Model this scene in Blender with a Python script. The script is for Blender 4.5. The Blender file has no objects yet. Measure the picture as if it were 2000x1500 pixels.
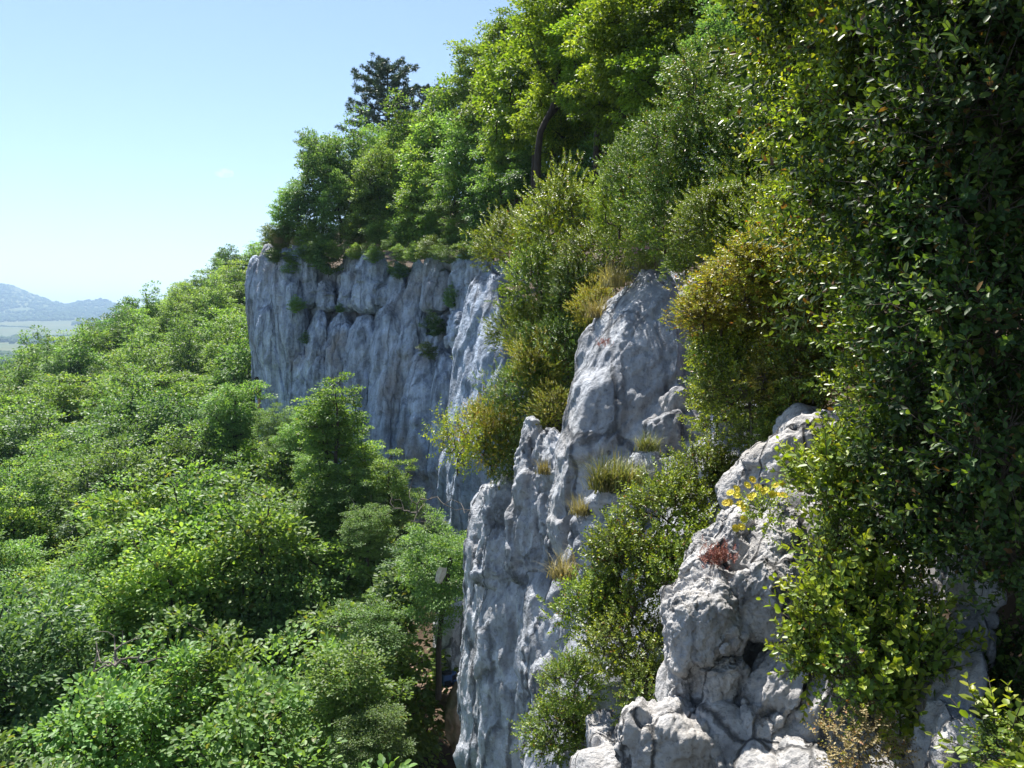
import bpy, bmesh, math
import numpy as np
from mathutils import Vector

# ------------------------------------------------------------------ camera, sky, sun, exposure
sc = bpy.context.scene
col = sc.collection
F = 1570.0                      # focal length in pixels of a 2000 px wide picture
PITCH = math.radians(4.0)
cam_d = bpy.data.cameras.new('camera')
cam = bpy.data.objects.new('camera', cam_d)
col.objects.link(cam)
cam_d.sensor_width = 36.0
cam_d.lens = F / 2000.0 * 36.0
cam_d.clip_start = 0.02
cam_d.clip_end = 40000.0
cam.location = (0, 0, 0)
cam.rotation_euler = (math.radians(90) - PITCH, 0, 0)
sc.camera = cam

SUN_AZ = math.radians(-24.0)    # from +Y towards +X
SUN_EL = math.radians(60.0)
world = bpy.data.worlds.new('World')
sc.world = world
world.use_nodes = True
wn = world.node_tree.nodes
sky_t = wn.new('ShaderNodeTexSky')
sky_t.sky_type = 'NISHITA'
sky_t.sun_disc = False
sky_t.sun_elevation = SUN_EL
sky_t.sun_rotation = SUN_AZ
sky_t.altitude = 400
sky_t.air_density = 1.0
sky_t.dust_density = 0.3
sky_t.ozone_density = 0.8
wn['Background'].inputs['Strength'].default_value = 0.060
world.node_tree.links.new(sky_t.outputs[0], wn['Background'].inputs['Color'])

sun_d = bpy.data.lights.new('sun', 'SUN')
sun_d.energy = 4.2
sun_d.angle = math.radians(0.53)
sun_d.color = (1.0, 0.955, 0.88)
sun = bpy.data.objects.new('sun', sun_d)
col.objects.link(sun)
sdir = Vector((math.sin(SUN_AZ) * math.cos(SUN_EL), math.cos(SUN_AZ) * math.cos(SUN_EL), math.sin(SUN_EL)))
sun.rotation_euler = sdir.to_track_quat('Z', 'Y').to_euler()
sun.location = (0, 0, 60)

sc.view_settings.view_transform = 'Standard'
sc.view_settings.look = 'None'
sc.view_settings.gamma = 1.0
sc.view_settings.exposure = 1.55
sc.cycles.max_bounces = 6
sc.cycles.diffuse_bounces = 4
sc.cycles.glossy_bounces = 2
sc.cycles.transmission_bounces = 3
sc.cycles.volume_bounces = 0
sc.cycles.transparent_max_bounces = 4
sc.cycles.caustics_reflective = False
sc.cycles.caustics_refractive = False
sc.cycles.use_denoising = True

# ------------------------------------------------------------------ numpy helpers
RNG = np.random.default_rng(7)
TBL = np.random.default_rng(11).random((64, 64, 64)).astype(np.float32)
WOF = np.random.default_rng(12).random((32, 32, 32, 3)).astype(np.float32)

def at(u, v, Y):
    """the point at world depth Y whose line of sight is pixel (u, v) of the 2000 x 1500 picture"""
    dx = (u - 1000.0) / F
    dz = -(v - 750.0) / F
    y = math.cos(PITCH) + dz * math.sin(PITCH)
    z = -math.sin(PITCH) + dz * math.cos(PITCH)
    return np.array([dx, y, z]) * (Y / y)

def vnoise(p):
    i = np.floor(p).astype(np.int64)
    f = (p - i).astype(np.float32)
    f = f * f * f * (f * (f * 6 - 15) + 10)
    i0 = i & 63
    i1 = (i + 1) & 63
    x0, y0, z0 = i0[:, 0], i0[:, 1], i0[:, 2]
    x1, y1, z1 = i1[:, 0], i1[:, 1], i1[:, 2]
    fx, fy, fz = f[:, 0], f[:, 1], f[:, 2]
    a = TBL[x0, y0, z0] * (1 - fx) + TBL[x1, y0, z0] * fx
    b = TBL[x0, y1, z0] * (1 - fx) + TBL[x1, y1, z0] * fx
    c = TBL[x0, y0, z1] * (1 - fx) + TBL[x1, y0, z1] * fx
    d = TBL[x0, y1, z1] * (1 - fx) + TBL[x1, y1, z1] * fx
    return (a * (1 - fy) + b * fy) * (1 - fz) + (c * (1 - fy) + d * fy) * fz

def fbm(p, n=4, gain=0.5):
    s = np.zeros(len(p), np.float32)
    a, t = 1.0, 0.0
    q = np.array(p, np.float64)
    for k in range(n):
        s += a * (vnoise(q + 17.3 * k) - 0.5)
        t += a
        a *= gain
        q = q * 2.03
    return s / t * 2.0          # about -1 .. 1

def ridged(p, n=4):
    s = np.zeros(len(p), np.float32)
    a, t = 1.0, 0.0
    q = np.array(p, np.float64)
    for k in range(n):
        r = 1 - np.abs(2 * vnoise(q + 9.1 * k) - 1)
        s += a * r * r
        t += a
        a *= 0.5
        q = q * 2.1
    return s / t

WTL = np.random.default_rng(13).uniform(-1, 1, (32, 32, 32, 4)).astype(np.float32)

def facet(p):
    """every cell of the rock gets its own tilted plane; returns relief (-1..1) and openness of the joints (0..1)"""
    i = np.floor(p).astype(np.int64)
    f = (p - i).astype(np.float32)
    n = len(p)
    f1 = np.full(n, 9.0, np.float32); f2 = np.full(n, 9.0, np.float32)
    v1 = np.zeros(n, np.float32); v2 = np.zeros(n, np.float32)
    for dx in (-1, 0, 1):
        for dy in (-1, 0, 1):
            for dz in (-1, 0, 1):
                c = (i + np.array([dx, dy, dz])) & 31
                o = WOF[c[:, 0], c[:, 1], c[:, 2]] + np.array([dx, dy, dz], np.float32) - f
                d = np.sqrt((o * o).sum(1))
                T = WTL[c[:, 0], c[:, 1], c[:, 2]]
                v = (o * T[:, :3]).sum(1) * 0.95 + T[:, 3] * 0.42
                m = d < f1
                m2 = (~m) & (d < f2)
                f2 = np.where(m, f1, np.where(m2, d, f2))
                v2 = np.where(m, v1, np.where(m2, v, v2))
                f1 = np.where(m, d, f1)
                v1 = np.where(m, v, v1)
    w = sstep(0.0, 0.08, f2 - f1)
    return w * v1 + (1 - w) * 0.5 * (v1 + v2), 1 - sstep(0.0, 0.06, f2 - f1)

def unit(a):
    return a / np.maximum(np.linalg.norm(a, axis=-1, keepdims=True), 1e-9)

def sstep(a, b, x):
    t = np.clip((x - a) / (b - a), 0, 1)
    return t * t * (3 - 2 * t)

def make_mesh(name, V, Fc, mats, midx=None, smooth=True):
    """Fc: list of (n, k) index arrays"""
    me = bpy.data.meshes.new(name)
    V = np.ascontiguousarray(V, np.float32)
    if not isinstance(Fc, (list, tuple)):
        Fc = [Fc]
    Fc = [np.asarray(f, np.int32) for f in Fc if len(f)]
    loops = np.concatenate([f.ravel() for f in Fc])
    tot = np.concatenate([np.full(len(f), f.shape[1], np.int32) for f in Fc])
    start = np.concatenate([[0], np.cumsum(tot)[:-1]]).astype(np.int32)
    me.vertices.add(len(V))
    me.vertices.foreach_set('co', V.ravel())
    me.loops.add(len(loops))
    me.loops.foreach_set('vertex_index', loops)
    me.polygons.add(len(tot))
    me.polygons.foreach_set('loop_start', start)
    me.polygons.foreach_set('loop_total', tot)
    for m in (mats if isinstance(mats, (list, tuple)) else [mats]):
        me.materials.append(m)
    if midx is not None:
        me.polygons.foreach_set('material_index', np.asarray(midx, np.int32))
    if smooth:
        me.polygons.foreach_set('use_smooth', np.ones(len(tot), bool))
    me.update(calc_edges=True)
    me.validate()
    return me

def obj(name, me, parent=None):
    o = bpy.data.objects.new(name, me)
    col.objects.link(o)
    if parent is not None:
        o.parent = parent
    return o

def tag(o, label=None, cat=None, group=None, kind=None):
    if label: o['label'] = label
    if cat: o['category'] = cat
    if group: o['group'] = group
    if kind: o['kind'] = kind
    return o

def thing(name, label, cat, loc=(0, 0, 0), rotz=0.0, scale=1.0, group=None):
    o = bpy.data.objects.new(name, None)
    o.empty_display_size = 0.2
    col.objects.link(o)
    o.location = [float(c) for c in loc]
    o.rotation_euler = (0, 0, float(rotz))
    o.scale = (scale, scale, scale) if np.isscalar(scale) else [float(s) for s in scale]
    return tag(o, label, cat, group)

# ------------------------------------------------------------------ materials
def new_mat(name):
    m = bpy.data.materials.new(name)
    m.use_nodes = True
    nt = m.node_tree
    nt.nodes.clear()
    out = nt.nodes.new('ShaderNodeOutputMaterial')
    return m, nt, out

def N(nt, kind, **kw):
    n = nt.nodes.new(kind)
    for k, v in kw.items():
        if k == 'inp':
            for a, b in v.items():
                n.inputs[a].default_value = b
        else:
            setattr(n, k, v)
    return n

def ramp(nt, src, stops, interp='LINEAR'):
    r = nt.nodes.new('ShaderNodeValToRGB')
    r.color_ramp.interpolation = interp
    e = r.color_ramp.elements
    while len(e) < len(stops):
        e.new(0.5)
    for k, (p, c) in enumerate(stops):
        e[k].position = p
        e[k].color = c if len(c) == 4 else (*c, 1)
    nt.links.new(src, r.inputs[0])
    return r

def noise(nt, vec, scale, detail=5, rough=0.55, dist=0.0):
    n = N(nt, 'ShaderNodeTexNoise', inp={'Scale': scale, 'Detail': detail, 'Roughness': rough, 'Distortion': dist})
    nt.links.new(vec, n.inputs['Vector'])
    return n

def mixc(nt, fac, a, b, mode='MIX'):
    m = N(nt, 'ShaderNodeMix', data_type='RGBA', blend_type=mode)
    for i, s in ((0, fac), (6, a), (7, b)):
        if hasattr(s, 'is_linked') or isinstance(s, bpy.types.NodeSocket):
            nt.links.new(s, m.inputs[i])
        else:
            m.inputs[i].default_value = s if i == 0 else (*s, 1)
    return m.outputs[2]

def g(v):
    return (v, v, v)

def rock_mat(name, S, dark, mid, light, warm, streak=1.0, bump=0.35, crack=0.5):
    """S: size in metres of a mid-sized feature"""
    m, nt, out = new_mat(name)
    geo = N(nt, 'ShaderNodeNewGeometry')
    pos = geo.outputs['Position']
    stre = N(nt, 'ShaderNodeMapping', inp={'Scale': (1, 1, 0.13)})
    nt.links.new(pos, stre.inputs[0])
    big = noise(nt, pos, 0.35 / S, 6, 0.6)
    med = noise(nt, pos, 1.6 / S, 7, 0.65, 0.3)
    fine = noise(nt, pos, 9.0 / S, 6, 0.7)
    strk = noise(nt, stre.outputs[0], 2.2 / S, 6, 0.62, 0.2)
    c0 = ramp(nt, med.outputs[0], [(0.28, dark), (0.5, mid), (0.74, light)])
    c1 = ramp(nt, strk.outputs[0], [(0.34, g(0.46)), (0.5, g(0.96)), (0.68, g(1.5))])
    cc = mixc(nt, 0.85 * streak, c0.outputs[0], c1.outputs[0], 'MULTIPLY')
    wf = ramp(nt, big.outputs[0], [(0.52, g(0)), (0.70, g(0.75))])
    cc = mixc(nt, wf.outputs[0], cc, warm)
    spk = ramp(nt, fine.outputs[0], [(0.30, g(0.42)), (0.45, g(1.0)), (0.72, g(1.12))])
    cc = mixc(nt, 0.8, cc, spk.outputs[0], 'MULTIPLY')
    # dark lichen blotches
    lich = noise(nt, pos, 0.9 / S, 8, 0.72, 0.6)
    lf = ramp(nt, lich.outputs[0], [(0.56, g(0)), (0.64, g(0.6))])
    cc = mixc(nt, lf.outputs[0], cc, tuple(0.55 * d for d in dark))
    # joints: narrow dark lines along cell borders of a distorted pattern
    wv = N(nt, 'ShaderNodeMix', data_type='RGBA', blend_type='ADD')
    wv.inputs[0].default_value = 0.30 * S
    nt.links.new(stre.outputs[0], wv.inputs[6])
    nt.links.new(med.outputs[1], wv.inputs[7])
    vor = N(nt, 'ShaderNodeTexVoronoi', feature='DISTANCE_TO_EDGE', inp={'Scale': 0.75 / S})
    nt.links.new(wv.outputs[2], vor.inputs['Vector'])
    cr = ramp(nt, vor.outputs['Distance'], [(0.0, g(1)), (0.018, g(0.7)), (0.038, g(0))])
    gate = ramp(nt, big.outputs[0], [(0.36, g(0)), (0.48, g(1))])
    crk = N(nt, 'ShaderNodeMath', operation='MULTIPLY')
    nt.links.new(cr.outputs[0], crk.inputs[0])
    nt.links.new(gate.outputs[0], crk.inputs[1])
    cf = N(nt, 'ShaderNodeMath', operation='MULTIPLY', inp={1: crack})
    nt.links.new(crk.outputs[0], cf.inputs[0])
    cc = mixc(nt, cf.outputs[0], cc, tuple(0.3 * d for d in dark))
    bs = N(nt, 'ShaderNodeBsdfPrincipled', inp={'Roughness': 0.85, 'Specular IOR Level': 0.25})
    nt.links.new(cc, bs.inputs['Base Color'])
    # relief
    h1 = N(nt, 'ShaderNodeMath', operation='MULTIPLY', inp={1: 0.5})
    nt.links.new(fine.outputs[0], h1.inputs[0])
    h2 = N(nt, 'ShaderNodeMath', operation='ADD')
    nt.links.new(h1.outputs[0], h2.inputs[0])
    nt.links.new(med.outputs[0], h2.inputs[1])
    h3 = N(nt, 'ShaderNodeMath', operation='MULTIPLY_ADD', inp={1: -0.6 * crack})
    nt.links.new(crk.outputs[0], h3.inputs[0])
    nt.links.new(h2.outputs[0], h3.inputs[2])
    pit = N(nt, 'ShaderNodeTexVoronoi', feature='SMOOTH_F1', inp={'Scale': 7.0 / S})
    nt.links.new(pos, pit.inputs['Vector'])
    h4 = N(nt, 'ShaderNodeMath', operation='MULTIPLY_ADD', inp={1: 0.30})
    nt.links.new(pit.outputs['Distance'], h4.inputs[0])
    nt.links.new(h3.outputs[0], h4.inputs[2])
    bp = N(nt, 'ShaderNodeBump', inp={'Strength': 0.9, 'Distance': bump * S})
    nt.links.new(h4.outputs[0], bp.inputs['Height'])
    nt.links.new(bp.outputs[0], bs.inputs['Normal'])
    nt.links.new(bs.outputs[0], out.inputs[0])
    return m

def leaf_mat(name, c_lo, c_mid, c_hi, rare=None, trans=0.4, tcol=(1.25, 1.2, 0.45), rough=0.48, spec=0.35, ovar=0.3):
    m, nt, out = new_mat(name)
    geo = N(nt, 'ShaderNodeNewGeometry')
    oi = N(nt, 'ShaderNodeObjectInfo')
    st = [(0.0, c_lo), (0.55, c_mid), (0.93, c_hi)]
    if rare:
        st += [(0.965, c_hi), (0.97, rare)]
    r = ramp(nt, geo.outputs['Random Per Island'], st)
    ov = N(nt, 'ShaderNodeMapRange', inp={3: 1 - ovar, 4: 1 + ovar})
    nt.links.new(oi.outputs['Random'], ov.inputs[0])
    tc = N(nt, 'ShaderNodeTexCoord')
    pn = noise(nt, tc.outputs['Object'], 1.3, 3, 0.5)
    pv = N(nt, 'ShaderNodeMapRange', inp={1: 0.3, 2: 0.7, 3: 0.75, 4: 1.25})
    nt.links.new(pn.outputs[0], pv.inputs[0])
    mu = N(nt, 'ShaderNodeMath', operation='MULTIPLY')
    nt.links.new(ov.outputs[0], mu.inputs[0])
    nt.links.new(pv.outputs[0], mu.inputs[1])
    hs = N(nt, 'ShaderNodeHueSaturation', inp={'Saturation': 0.95})
    hv = N(nt, 'ShaderNodeMapRange', inp={3: 0.487, 4: 0.513})
    sh = N(nt, 'ShaderNodeMath', operation='FRACT')
    s7 = N(nt, 'ShaderNodeMath', operation='MULTIPLY', inp={1: 7.3})
    nt.links.new(oi.outputs['Random'], s7.inputs[0])
    nt.links.new(s7.outputs[0], sh.inputs[0])
    nt.links.new(sh.outputs[0], hv.inputs[0])
    nt.links.new(hv.outputs[0], hs.inputs['Hue'])
    nt.links.new(mu.outputs[0], hs.inputs['Value'])
    nt.links.new(r.outputs[0], hs.inputs['Color'])
    bs = N(nt, 'ShaderNodeBsdfPrincipled', inp={'Roughness': rough, 'Specular IOR Level': spec})
    nt.links.new(hs.outputs[0], bs.inputs['Base Color'])
    tr = N(nt, 'ShaderNodeBsdfTranslucent')
    nt.links.new(mixc(nt, 1.0, hs.outputs[0], tcol, 'MULTIPLY'), tr.inputs['Color'])
    mx = N(nt, 'ShaderNodeMixShader', inp={0: trans})
    nt.links.new(bs.outputs[0], mx.inputs[1])
    nt.links.new(tr.outputs[0], mx.inputs[2])
    nt.links.new(mx.outputs[0], out.inputs[0])
    return m

def plain_mat(name, c1, c2, scale=8.0, rough=0.9, bump=0.0, stretch=(1, 1, 1)):
    m, nt, out = new_mat(name)
    tc = N(nt, 'ShaderNodeTexCoord')
    mp = N(nt, 'ShaderNodeMapping', inp={'Scale': stretch})
    nt.links.new(tc.outputs['Object'], mp.inputs[0])
    n = noise(nt, mp.outputs[0], scale, 6, 0.65)
    r = ramp(nt, n.outputs[0], [(0.3, c1), (0.7, c2)])
    bs = N(nt, 'ShaderNodeBsdfPrincipled', inp={'Roughness': rough, 'Specular IOR Level': 0.2})
    nt.links.new(r.outputs[0], bs.inputs['Base Color'])
    if bump:
        b = N(nt, 'ShaderNodeBump', inp={'Strength': 0.8, 'Distance': bump})
        nt.links.new(n.outputs[0], b.inputs['Height'])
        nt.links.new(b.outputs[0], bs.inputs['Normal'])
    nt.links.new(bs.outputs[0], out.inputs[0])
    return m

M = {}
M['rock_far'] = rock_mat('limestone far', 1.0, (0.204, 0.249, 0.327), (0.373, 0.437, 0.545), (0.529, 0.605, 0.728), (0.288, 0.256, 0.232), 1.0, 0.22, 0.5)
M['rock_mid'] = rock_mat('limestone', 0.5, (0.226, 0.242, 0.271), (0.403, 0.421, 0.457), (0.558, 0.578, 0.602), (0.352, 0.326, 0.299), 0.8, 0.22, 0.75)
M['rock_near'] = rock_mat('limestone near', 0.16, (0.266, 0.263, 0.265), (0.454, 0.441, 0.434), (0.598, 0.581, 0.561), (0.423, 0.391, 0.354), 0.45, 0.24, 1.0)
M['soil'] = plain_mat('leaf litter', (0.035, 0.024, 0.016), (0.10, 0.07, 0.045), 2.0, 0.95, 0.05)
M['red_soil'] = plain_mat('reddish soil', (0.17, 0.11, 0.08), (0.36, 0.27, 0.21), 3.0, 0.95, 0.06)
M['bark'] = plain_mat('bark', (0.028, 0.022, 0.018), (0.085, 0.07, 0.058), 14.0, 0.9, 0.02, (1, 1, 0.2))
M['grey_bark'] = plain_mat('grey bark', (0.10, 0.085, 0.07), (0.24, 0.21, 0.18), 16.0, 0.9, 0.01, (1, 1, 0.3))
M['box_bark'] = plain_mat('box bark', (0.05, 0.04, 0.03), (0.13, 0.11, 0.085), 16.0, 0.9, 0.01, (1, 1, 0.3))
M['leaf_wood'] = leaf_mat('wood leaf', (0.095, 0.180, 0.054), (0.152, 0.282, 0.073), (0.234, 0.375, 0.102), (0.20, 0.22, 0.07), 0.48)
M['leaf_wood2'] = leaf_mat('wood leaf bright', (0.102, 0.199, 0.049), (0.177, 0.311, 0.064), (0.272, 0.408, 0.088), (0.25, 0.25, 0.06), 0.50)
M['leaf_wood3'] = leaf_mat('wood leaf deep', (0.059, 0.132, 0.049), (0.102, 0.212, 0.068), (0.172, 0.293, 0.095), None, 0.44)
M['leaf_back'] = leaf_mat('oak leaf', (0.077, 0.146, 0.024), (0.147, 0.242, 0.033), (0.243, 0.326, 0.042), None, 0.52, (1.35, 1.3, 0.35))
M['leaf_box'] = leaf_mat('box leaf', (0.078, 0.138, 0.025), (0.156, 0.238, 0.037), (0.283, 0.365, 0.051), (0.24, 0.12, 0.04), 0.36, (1.4, 1.35, 0.35), 0.40, 0.40, 0.2)
M['leaf_box_fresh'] = leaf_mat('box leaf fresh', (0.146, 0.224, 0.022), (0.241, 0.333, 0.028), (0.363, 0.418, 0.040), None, 0.45, (1.35, 1.3, 0.35), 0.36, 0.45, 0.2)
M['leaf_box_shaded'] = leaf_mat('box leaf shaded', (0.026, 0.055, 0.017), (0.047, 0.094, 0.024), (0.085, 0.143, 0.034), (0.16, 0.09, 0.03), 0.32, (1.3, 1.3, 0.4), 0.5, 0.22, 0.2)  # darker copy of the box leaf: thicket shade put into the colour
M['leaf_box_mid'] = leaf_mat('box leaf lit', (0.063, 0.115, 0.020), (0.103, 0.172, 0.025), (0.161, 0.230, 0.035), None, 0.38, (1.3, 1.3, 0.35), 0.38, 0.40, 0.2)  # lighter tip leaves of the shaded copy, lit tone in the colour
M['leaf_gold'] = leaf_mat('box leaf golden', (0.146, 0.172, 0.024), (0.259, 0.274, 0.036), (0.405, 0.382, 0.055), (0.42, 0.18, 0.04), 0.42, (1.3, 1.15, 0.3), 0.42, 0.38, 0.2)
M['leaf_olive'] = leaf_mat('box leaf olive', (0.060, 0.114, 0.019), (0.103, 0.184, 0.032), (0.162, 0.261, 0.053), (0.22, 0.12, 0.04), 0.3, (1.3, 1.2, 0.4), 0.42, 0.38, 0.2)
M['leaf_dry'] = leaf_mat('dry bush leaf', (0.17, 0.13, 0.05), (0.30, 0.24, 0.10), (0.44, 0.36, 0.18), (0.35, 0.16, 0.05), 0.3, (1.2, 1.1, 0.5), 0.5, 0.3, 0.2)
M['needle'] = leaf_mat('pine needle', (0.032, 0.069, 0.044), (0.066, 0.114, 0.072), (0.122, 0.179, 0.108), None, 0.12)
M['grass'] = leaf_mat('grass blade', (0.11, 0.15, 0.035), (0.19, 0.22, 0.06), (0.32, 0.30, 0.12), (0.38, 0.31, 0.16), 0.35)
M['grass_dry'] = leaf_mat('dry grass blade', (0.22, 0.19, 0.09), (0.33, 0.28, 0.13), (0.45, 0.39, 0.22), None, 0.35)
M['yellow'] = leaf_mat('yellow petal', (0.62, 0.50, 0.03), (0.74, 0.60, 0.04), (0.82, 0.68, 0.06), None, 0.3, (1, 1, 0.5), 0.6, 0.2, 0.1)
M['pink'] = leaf_mat('pink petal', (0.55, 0.20, 0.38), (0.65, 0.27, 0.47), (0.72, 0.36, 0.55), None, 0.3, (1, 1, 1), 0.6, 0.2, 0.1)
M['sedum'] = leaf_mat('red stonecrop', (0.22, 0.07, 0.05), (0.30, 0.11, 0.075), (0.38, 0.18, 0.10), None, 0.2, (1, 0.8, 0.6), 0.5, 0.3, 0.1)

# ------------------------------------------------------------------ rock building
_ico = {}
def ico(level):
    if level not in _ico:
        bm = bmesh.new()
        bmesh.ops.create_icosphere(bm, subdivisions=level, radius=1.0)
        V = np.array([v.co[:] for v in bm.verts], np.float64)
        Fc = np.array([[v.index for v in f.verts] for f in bm.faces], np.int32)
        bm.free()
        _ico[level] = (V, Fc)
    return _ico[level]

def normals(V, Fc):
    fn = np.cross(V[Fc[:, 1]] - V[Fc[:, 0]], V[Fc[:, 2]] - V[Fc[:, 0]])
    n = np.zeros_like(V)
    for k in range(3):
        for a in range(3):
            n[:, a] += np.bincount(Fc[:, k], fn[:, a], len(V))
    return unit(n)

def crag(P, Nn, S, amp, zst=0.4, seed=0.0, chunk=1.0, flute=0.0):
    """break a smooth rock body up: bulges, scalloped chunks, open joints, pockets. S = feature size, amp = depth"""
    q = P / S + seed
    q = q * np.array([1, 1, zst])
    warp = np.stack([fbm(q * 0.9 + 5.1, 3), fbm(q * 0.9 + 31.7, 3), fbm(q * 0.9 + 77.7, 3)], 1)
    d = 0.42 * fbm(q * 0.55, 4) + 0.30 * (ridged(q * 0.9 + 0.25 * warp, 4) - 0.5)
    v, j = facet(q * 0.8 + 0.22 * warp + 3.3)
    d += chunk * (0.62 * v - 0.42 * j * sstep(-0.2, 0.3, fbm(q * 0.6 + 50.0, 2)))
    v, j = facet(q * 2.0 + 0.30 * warp + 8.8)
    d += chunk * (0.30 * v - 0.16 * j * sstep(-0.1, 0.4, fbm(q * 1.1 + 20.0, 2)))
    v, j = facet(q * 5.0 + 0.7 * warp + 1.8)
    d += chunk * 0.12 * v
    d += 0.16 * fbm(q * 5.0, 4, 0.6)
    if flute:
        qf = P / S * np.array([1.5, 1.5, 0.10]) + seed
        d += flute * (ridged(qf, 3) - 0.55)
    return P + Nn * (d * amp)[:, None]

def poly3(D, seed, n=18, lo=0.72, hi=1.02, p=24.0):
    """radius of a random many-sided block in direction D, edges slightly rounded"""
    rg = np.random.default_rng(int(seed * 10) + 5)
    i = np.arange(n) + 0.5
    ph = np.arccos(1 - 2 * i / n); th = np.pi * (1 + 5 ** 0.5) * i
    Np = unit(np.column_stack([np.cos(th) * np.sin(ph), np.sin(th) * np.sin(ph), np.cos(ph)]) + rg.normal(0, 0.28, (n, 3)))
    d = rg.uniform(lo, hi, n)
    q = np.maximum(D @ Np.T, 0) / d
    return np.minimum((q ** p).sum(1) ** (-1 / p), 1.35)

def poly2(d2, t, seed, sides=7, p=22.0, vary=0.80):
    """many-sided plan of a rock pillar that changes where joints cut across it"""
    rg = np.random.default_rng(int(seed * 10) + 9)
    hs = np.sort(rg.uniform(0.12, 0.9, 4))
    r = None
    for k in range(5):
        a = (np.arange(sides) + rg.uniform(-0.32, 0.32, sides)) * 2 * np.pi / sides + rg.uniform(0, 6.28)
        dd = rg.uniform(vary, 1.04, sides)
        q = np.maximum(d2 @ np.stack([np.cos(a), np.sin(a)]), 0) / dd
        rk = np.minimum((q ** p).sum(1) ** (-1 / p), 1.3)
        r = rk if r is None else r + (rk - r) * sstep(hs[k - 1] - 0.025, hs[k - 1] + 0.025, t)
    return r

def pillar_mesh(name, nodes, mat, level=6, S=1.0, amp=0.25, zst=0.4, seed=0.0, k=5.0, chunk=1.0, flute=0.3, rot=0.0, sq=2.6, fine=0.0, wid=1.10, vary=0.80):
    """nodes from top to bottom: (u, v, Y, half width in pixels, half depth in metres)"""
    V, Fc = ico(level)
    nd = []
    for (u, v, Y, hw, ry) in nodes:
        c = at(u, v, Y)
        nd.append([*c, hw / F * Y, ry])
    nd = np.array(nd)
    t = np.clip((1 - V[:, 2]) / 2, 0, 1)
    # even spacing along the column instead of the sphere's own
    s = np.concatenate([[0], np.cumsum(np.linalg.norm(np.diff(nd[:, :3], axis=0), axis=1))])
    s /= s[-1]
    tt = np.linspace(0, 1, 200)
    cur = np.stack([np.interp(tt, s, nd[:, i]) for i in range(5)], 1)
    ker = np.hanning(25); ker /= ker.sum()
    pad = np.concatenate([np.repeat(cur[:1], 12, 0), cur, np.repeat(cur[-1:], 12, 0)])
    cs = np.stack([np.convolve(pad[:, i], ker, 'valid') for i in range(5)], 1)
    cs[:, 2] = cur[:, 2]
    C = np.stack([np.interp(t, tt, cs[:, i]) for i in range(5)], 1)
    z = V[:, 2]
    prof = np.clip(1 - np.abs(z) ** k, 0, 1) ** (1 / 2.2)
    d = V[:, :2] / np.maximum(np.linalg.norm(V[:, :2], axis=1, keepdims=True), 1e-6)
    ca, sa = math.cos(rot), math.sin(rot)
    den = 1.0 / poly2(d + 1e-6, t + 0.02 * fbm(V * 3 + seed, 2), seed, 7, 22.0, vary)
    lx = d[:, 0] / den * prof * C[:, 3] * wid
    ly = d[:, 1] / den * prof * C[:, 4] * wid
    P = C[:, :3].copy()
    P[:, 0] += ca * lx - sa * ly
    P[:, 1] += sa * lx + ca * ly
    Nn = normals(P, Fc)
    P = crag(P, Nn, S, amp, zst, seed, chunk, flute)
    if fine:
        P = crag(P, normals(P, Fc), S * 0.27, fine, 0.8, seed + 3.0, 1.0)
    return make_mesh(name, P, Fc, mat)

def boulder_mesh(name, centre, radii, tilt, mat, level=6, S=0.3, amp=0.06, seed=0.0, zst=0.8, chunk=1.0, sq=2.6, yaw=0.0, pitch=0.0):
    """ellipsoid-like body; tilt turns it in the picture plane (about y), clockwise positive"""
    V, Fc = ico(level)
    P = V * poly3(V, seed)[:, None] * np.array(radii) * 1.08
    a = math.radians(tilt)
    R = np.array([[math.cos(a), 0, math.sin(a)], [0, 1, 0], [-math.sin(a), 0, math.cos(a)]])
    p = math.radians(pitch)
    Rp = np.array([[1, 0, 0], [0, math.cos(p), -math.sin(p)], [0, math.sin(p), math.cos(p)]])
    y = math.radians(yaw)
    Ry = np.array([[math.cos(y), -math.sin(y), 0], [math.sin(y), math.cos(y), 0], [0, 0, 1]])
    P = P @ (Rp @ R @ Ry).T + np.array(centre)
    Nn = normals(P, Fc)
    P = crag(P, Nn, S, amp, zst, seed, chunk)
    if level >= 6:
        P = crag(P, normals(P, Fc), S * 0.26, amp * 0.32, 0.9, seed + 3.0, 1.0)
    return make_mesh(name, P, Fc, mat)

def grid_faces(n, m):
    i = np.arange(n - 1)[:, None] * m + np.arange(m - 1)[None, :]
    i = i.ravel()
    return np.stack([i, i + 1, i + m + 1, i + m], 1)

# ------------------------------------------------------------------ terrain: the wooded slope under the cliff
ctrl = []
for (u, v, Y) in [(500, 745, 44), (600, 800, 40), (700, 835, 35), (800, 930, 29), (890, 1040, 22), (900, 1330, 15.5),
                  (820, 1500, 12), (600, 1450, 13), (300, 1400, 12.5), (0, 1500, 10.5), (0, 1250, 15.5), (300, 1150, 18),
                  (600, 1050, 21), (0, 1000, 25), (300, 900, 30), (480, 840, 36), (150, 820, 44), (0, 760, 52), (300, 700, 60),
                  (430, 640, 62), (250, 612, 92), (480, 474, 92), (380, 533, 92), (120, 668, 88), (0, 712, 80), (-250, 800, 70),
                  (-400, 1100, 25), (480, 560, 75), (480, 640, 135), (250, 720, 135), (0, 800, 135), (-300, 950, 135), (700, 470, 92)]:
    ctrl.append(at(u, v, Y))
ctrl = np.array(ctrl)
_d = np.linalg.norm(ctrl[:, None, :2] - ctrl[None, :, :2], axis=2)
_n = len(ctrl)
_A = np.zeros((_n + 3, _n + 3))
_A[:_n, :_n] = _d + np.eye(_n) * 1.5
_A[:_n, _n] = 1; _A[:_n, _n + 1:] = ctrl[:, :2]
_A[_n, :_n] = 1; _A[_n + 1:, :_n] = ctrl[:, :2].T
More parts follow.
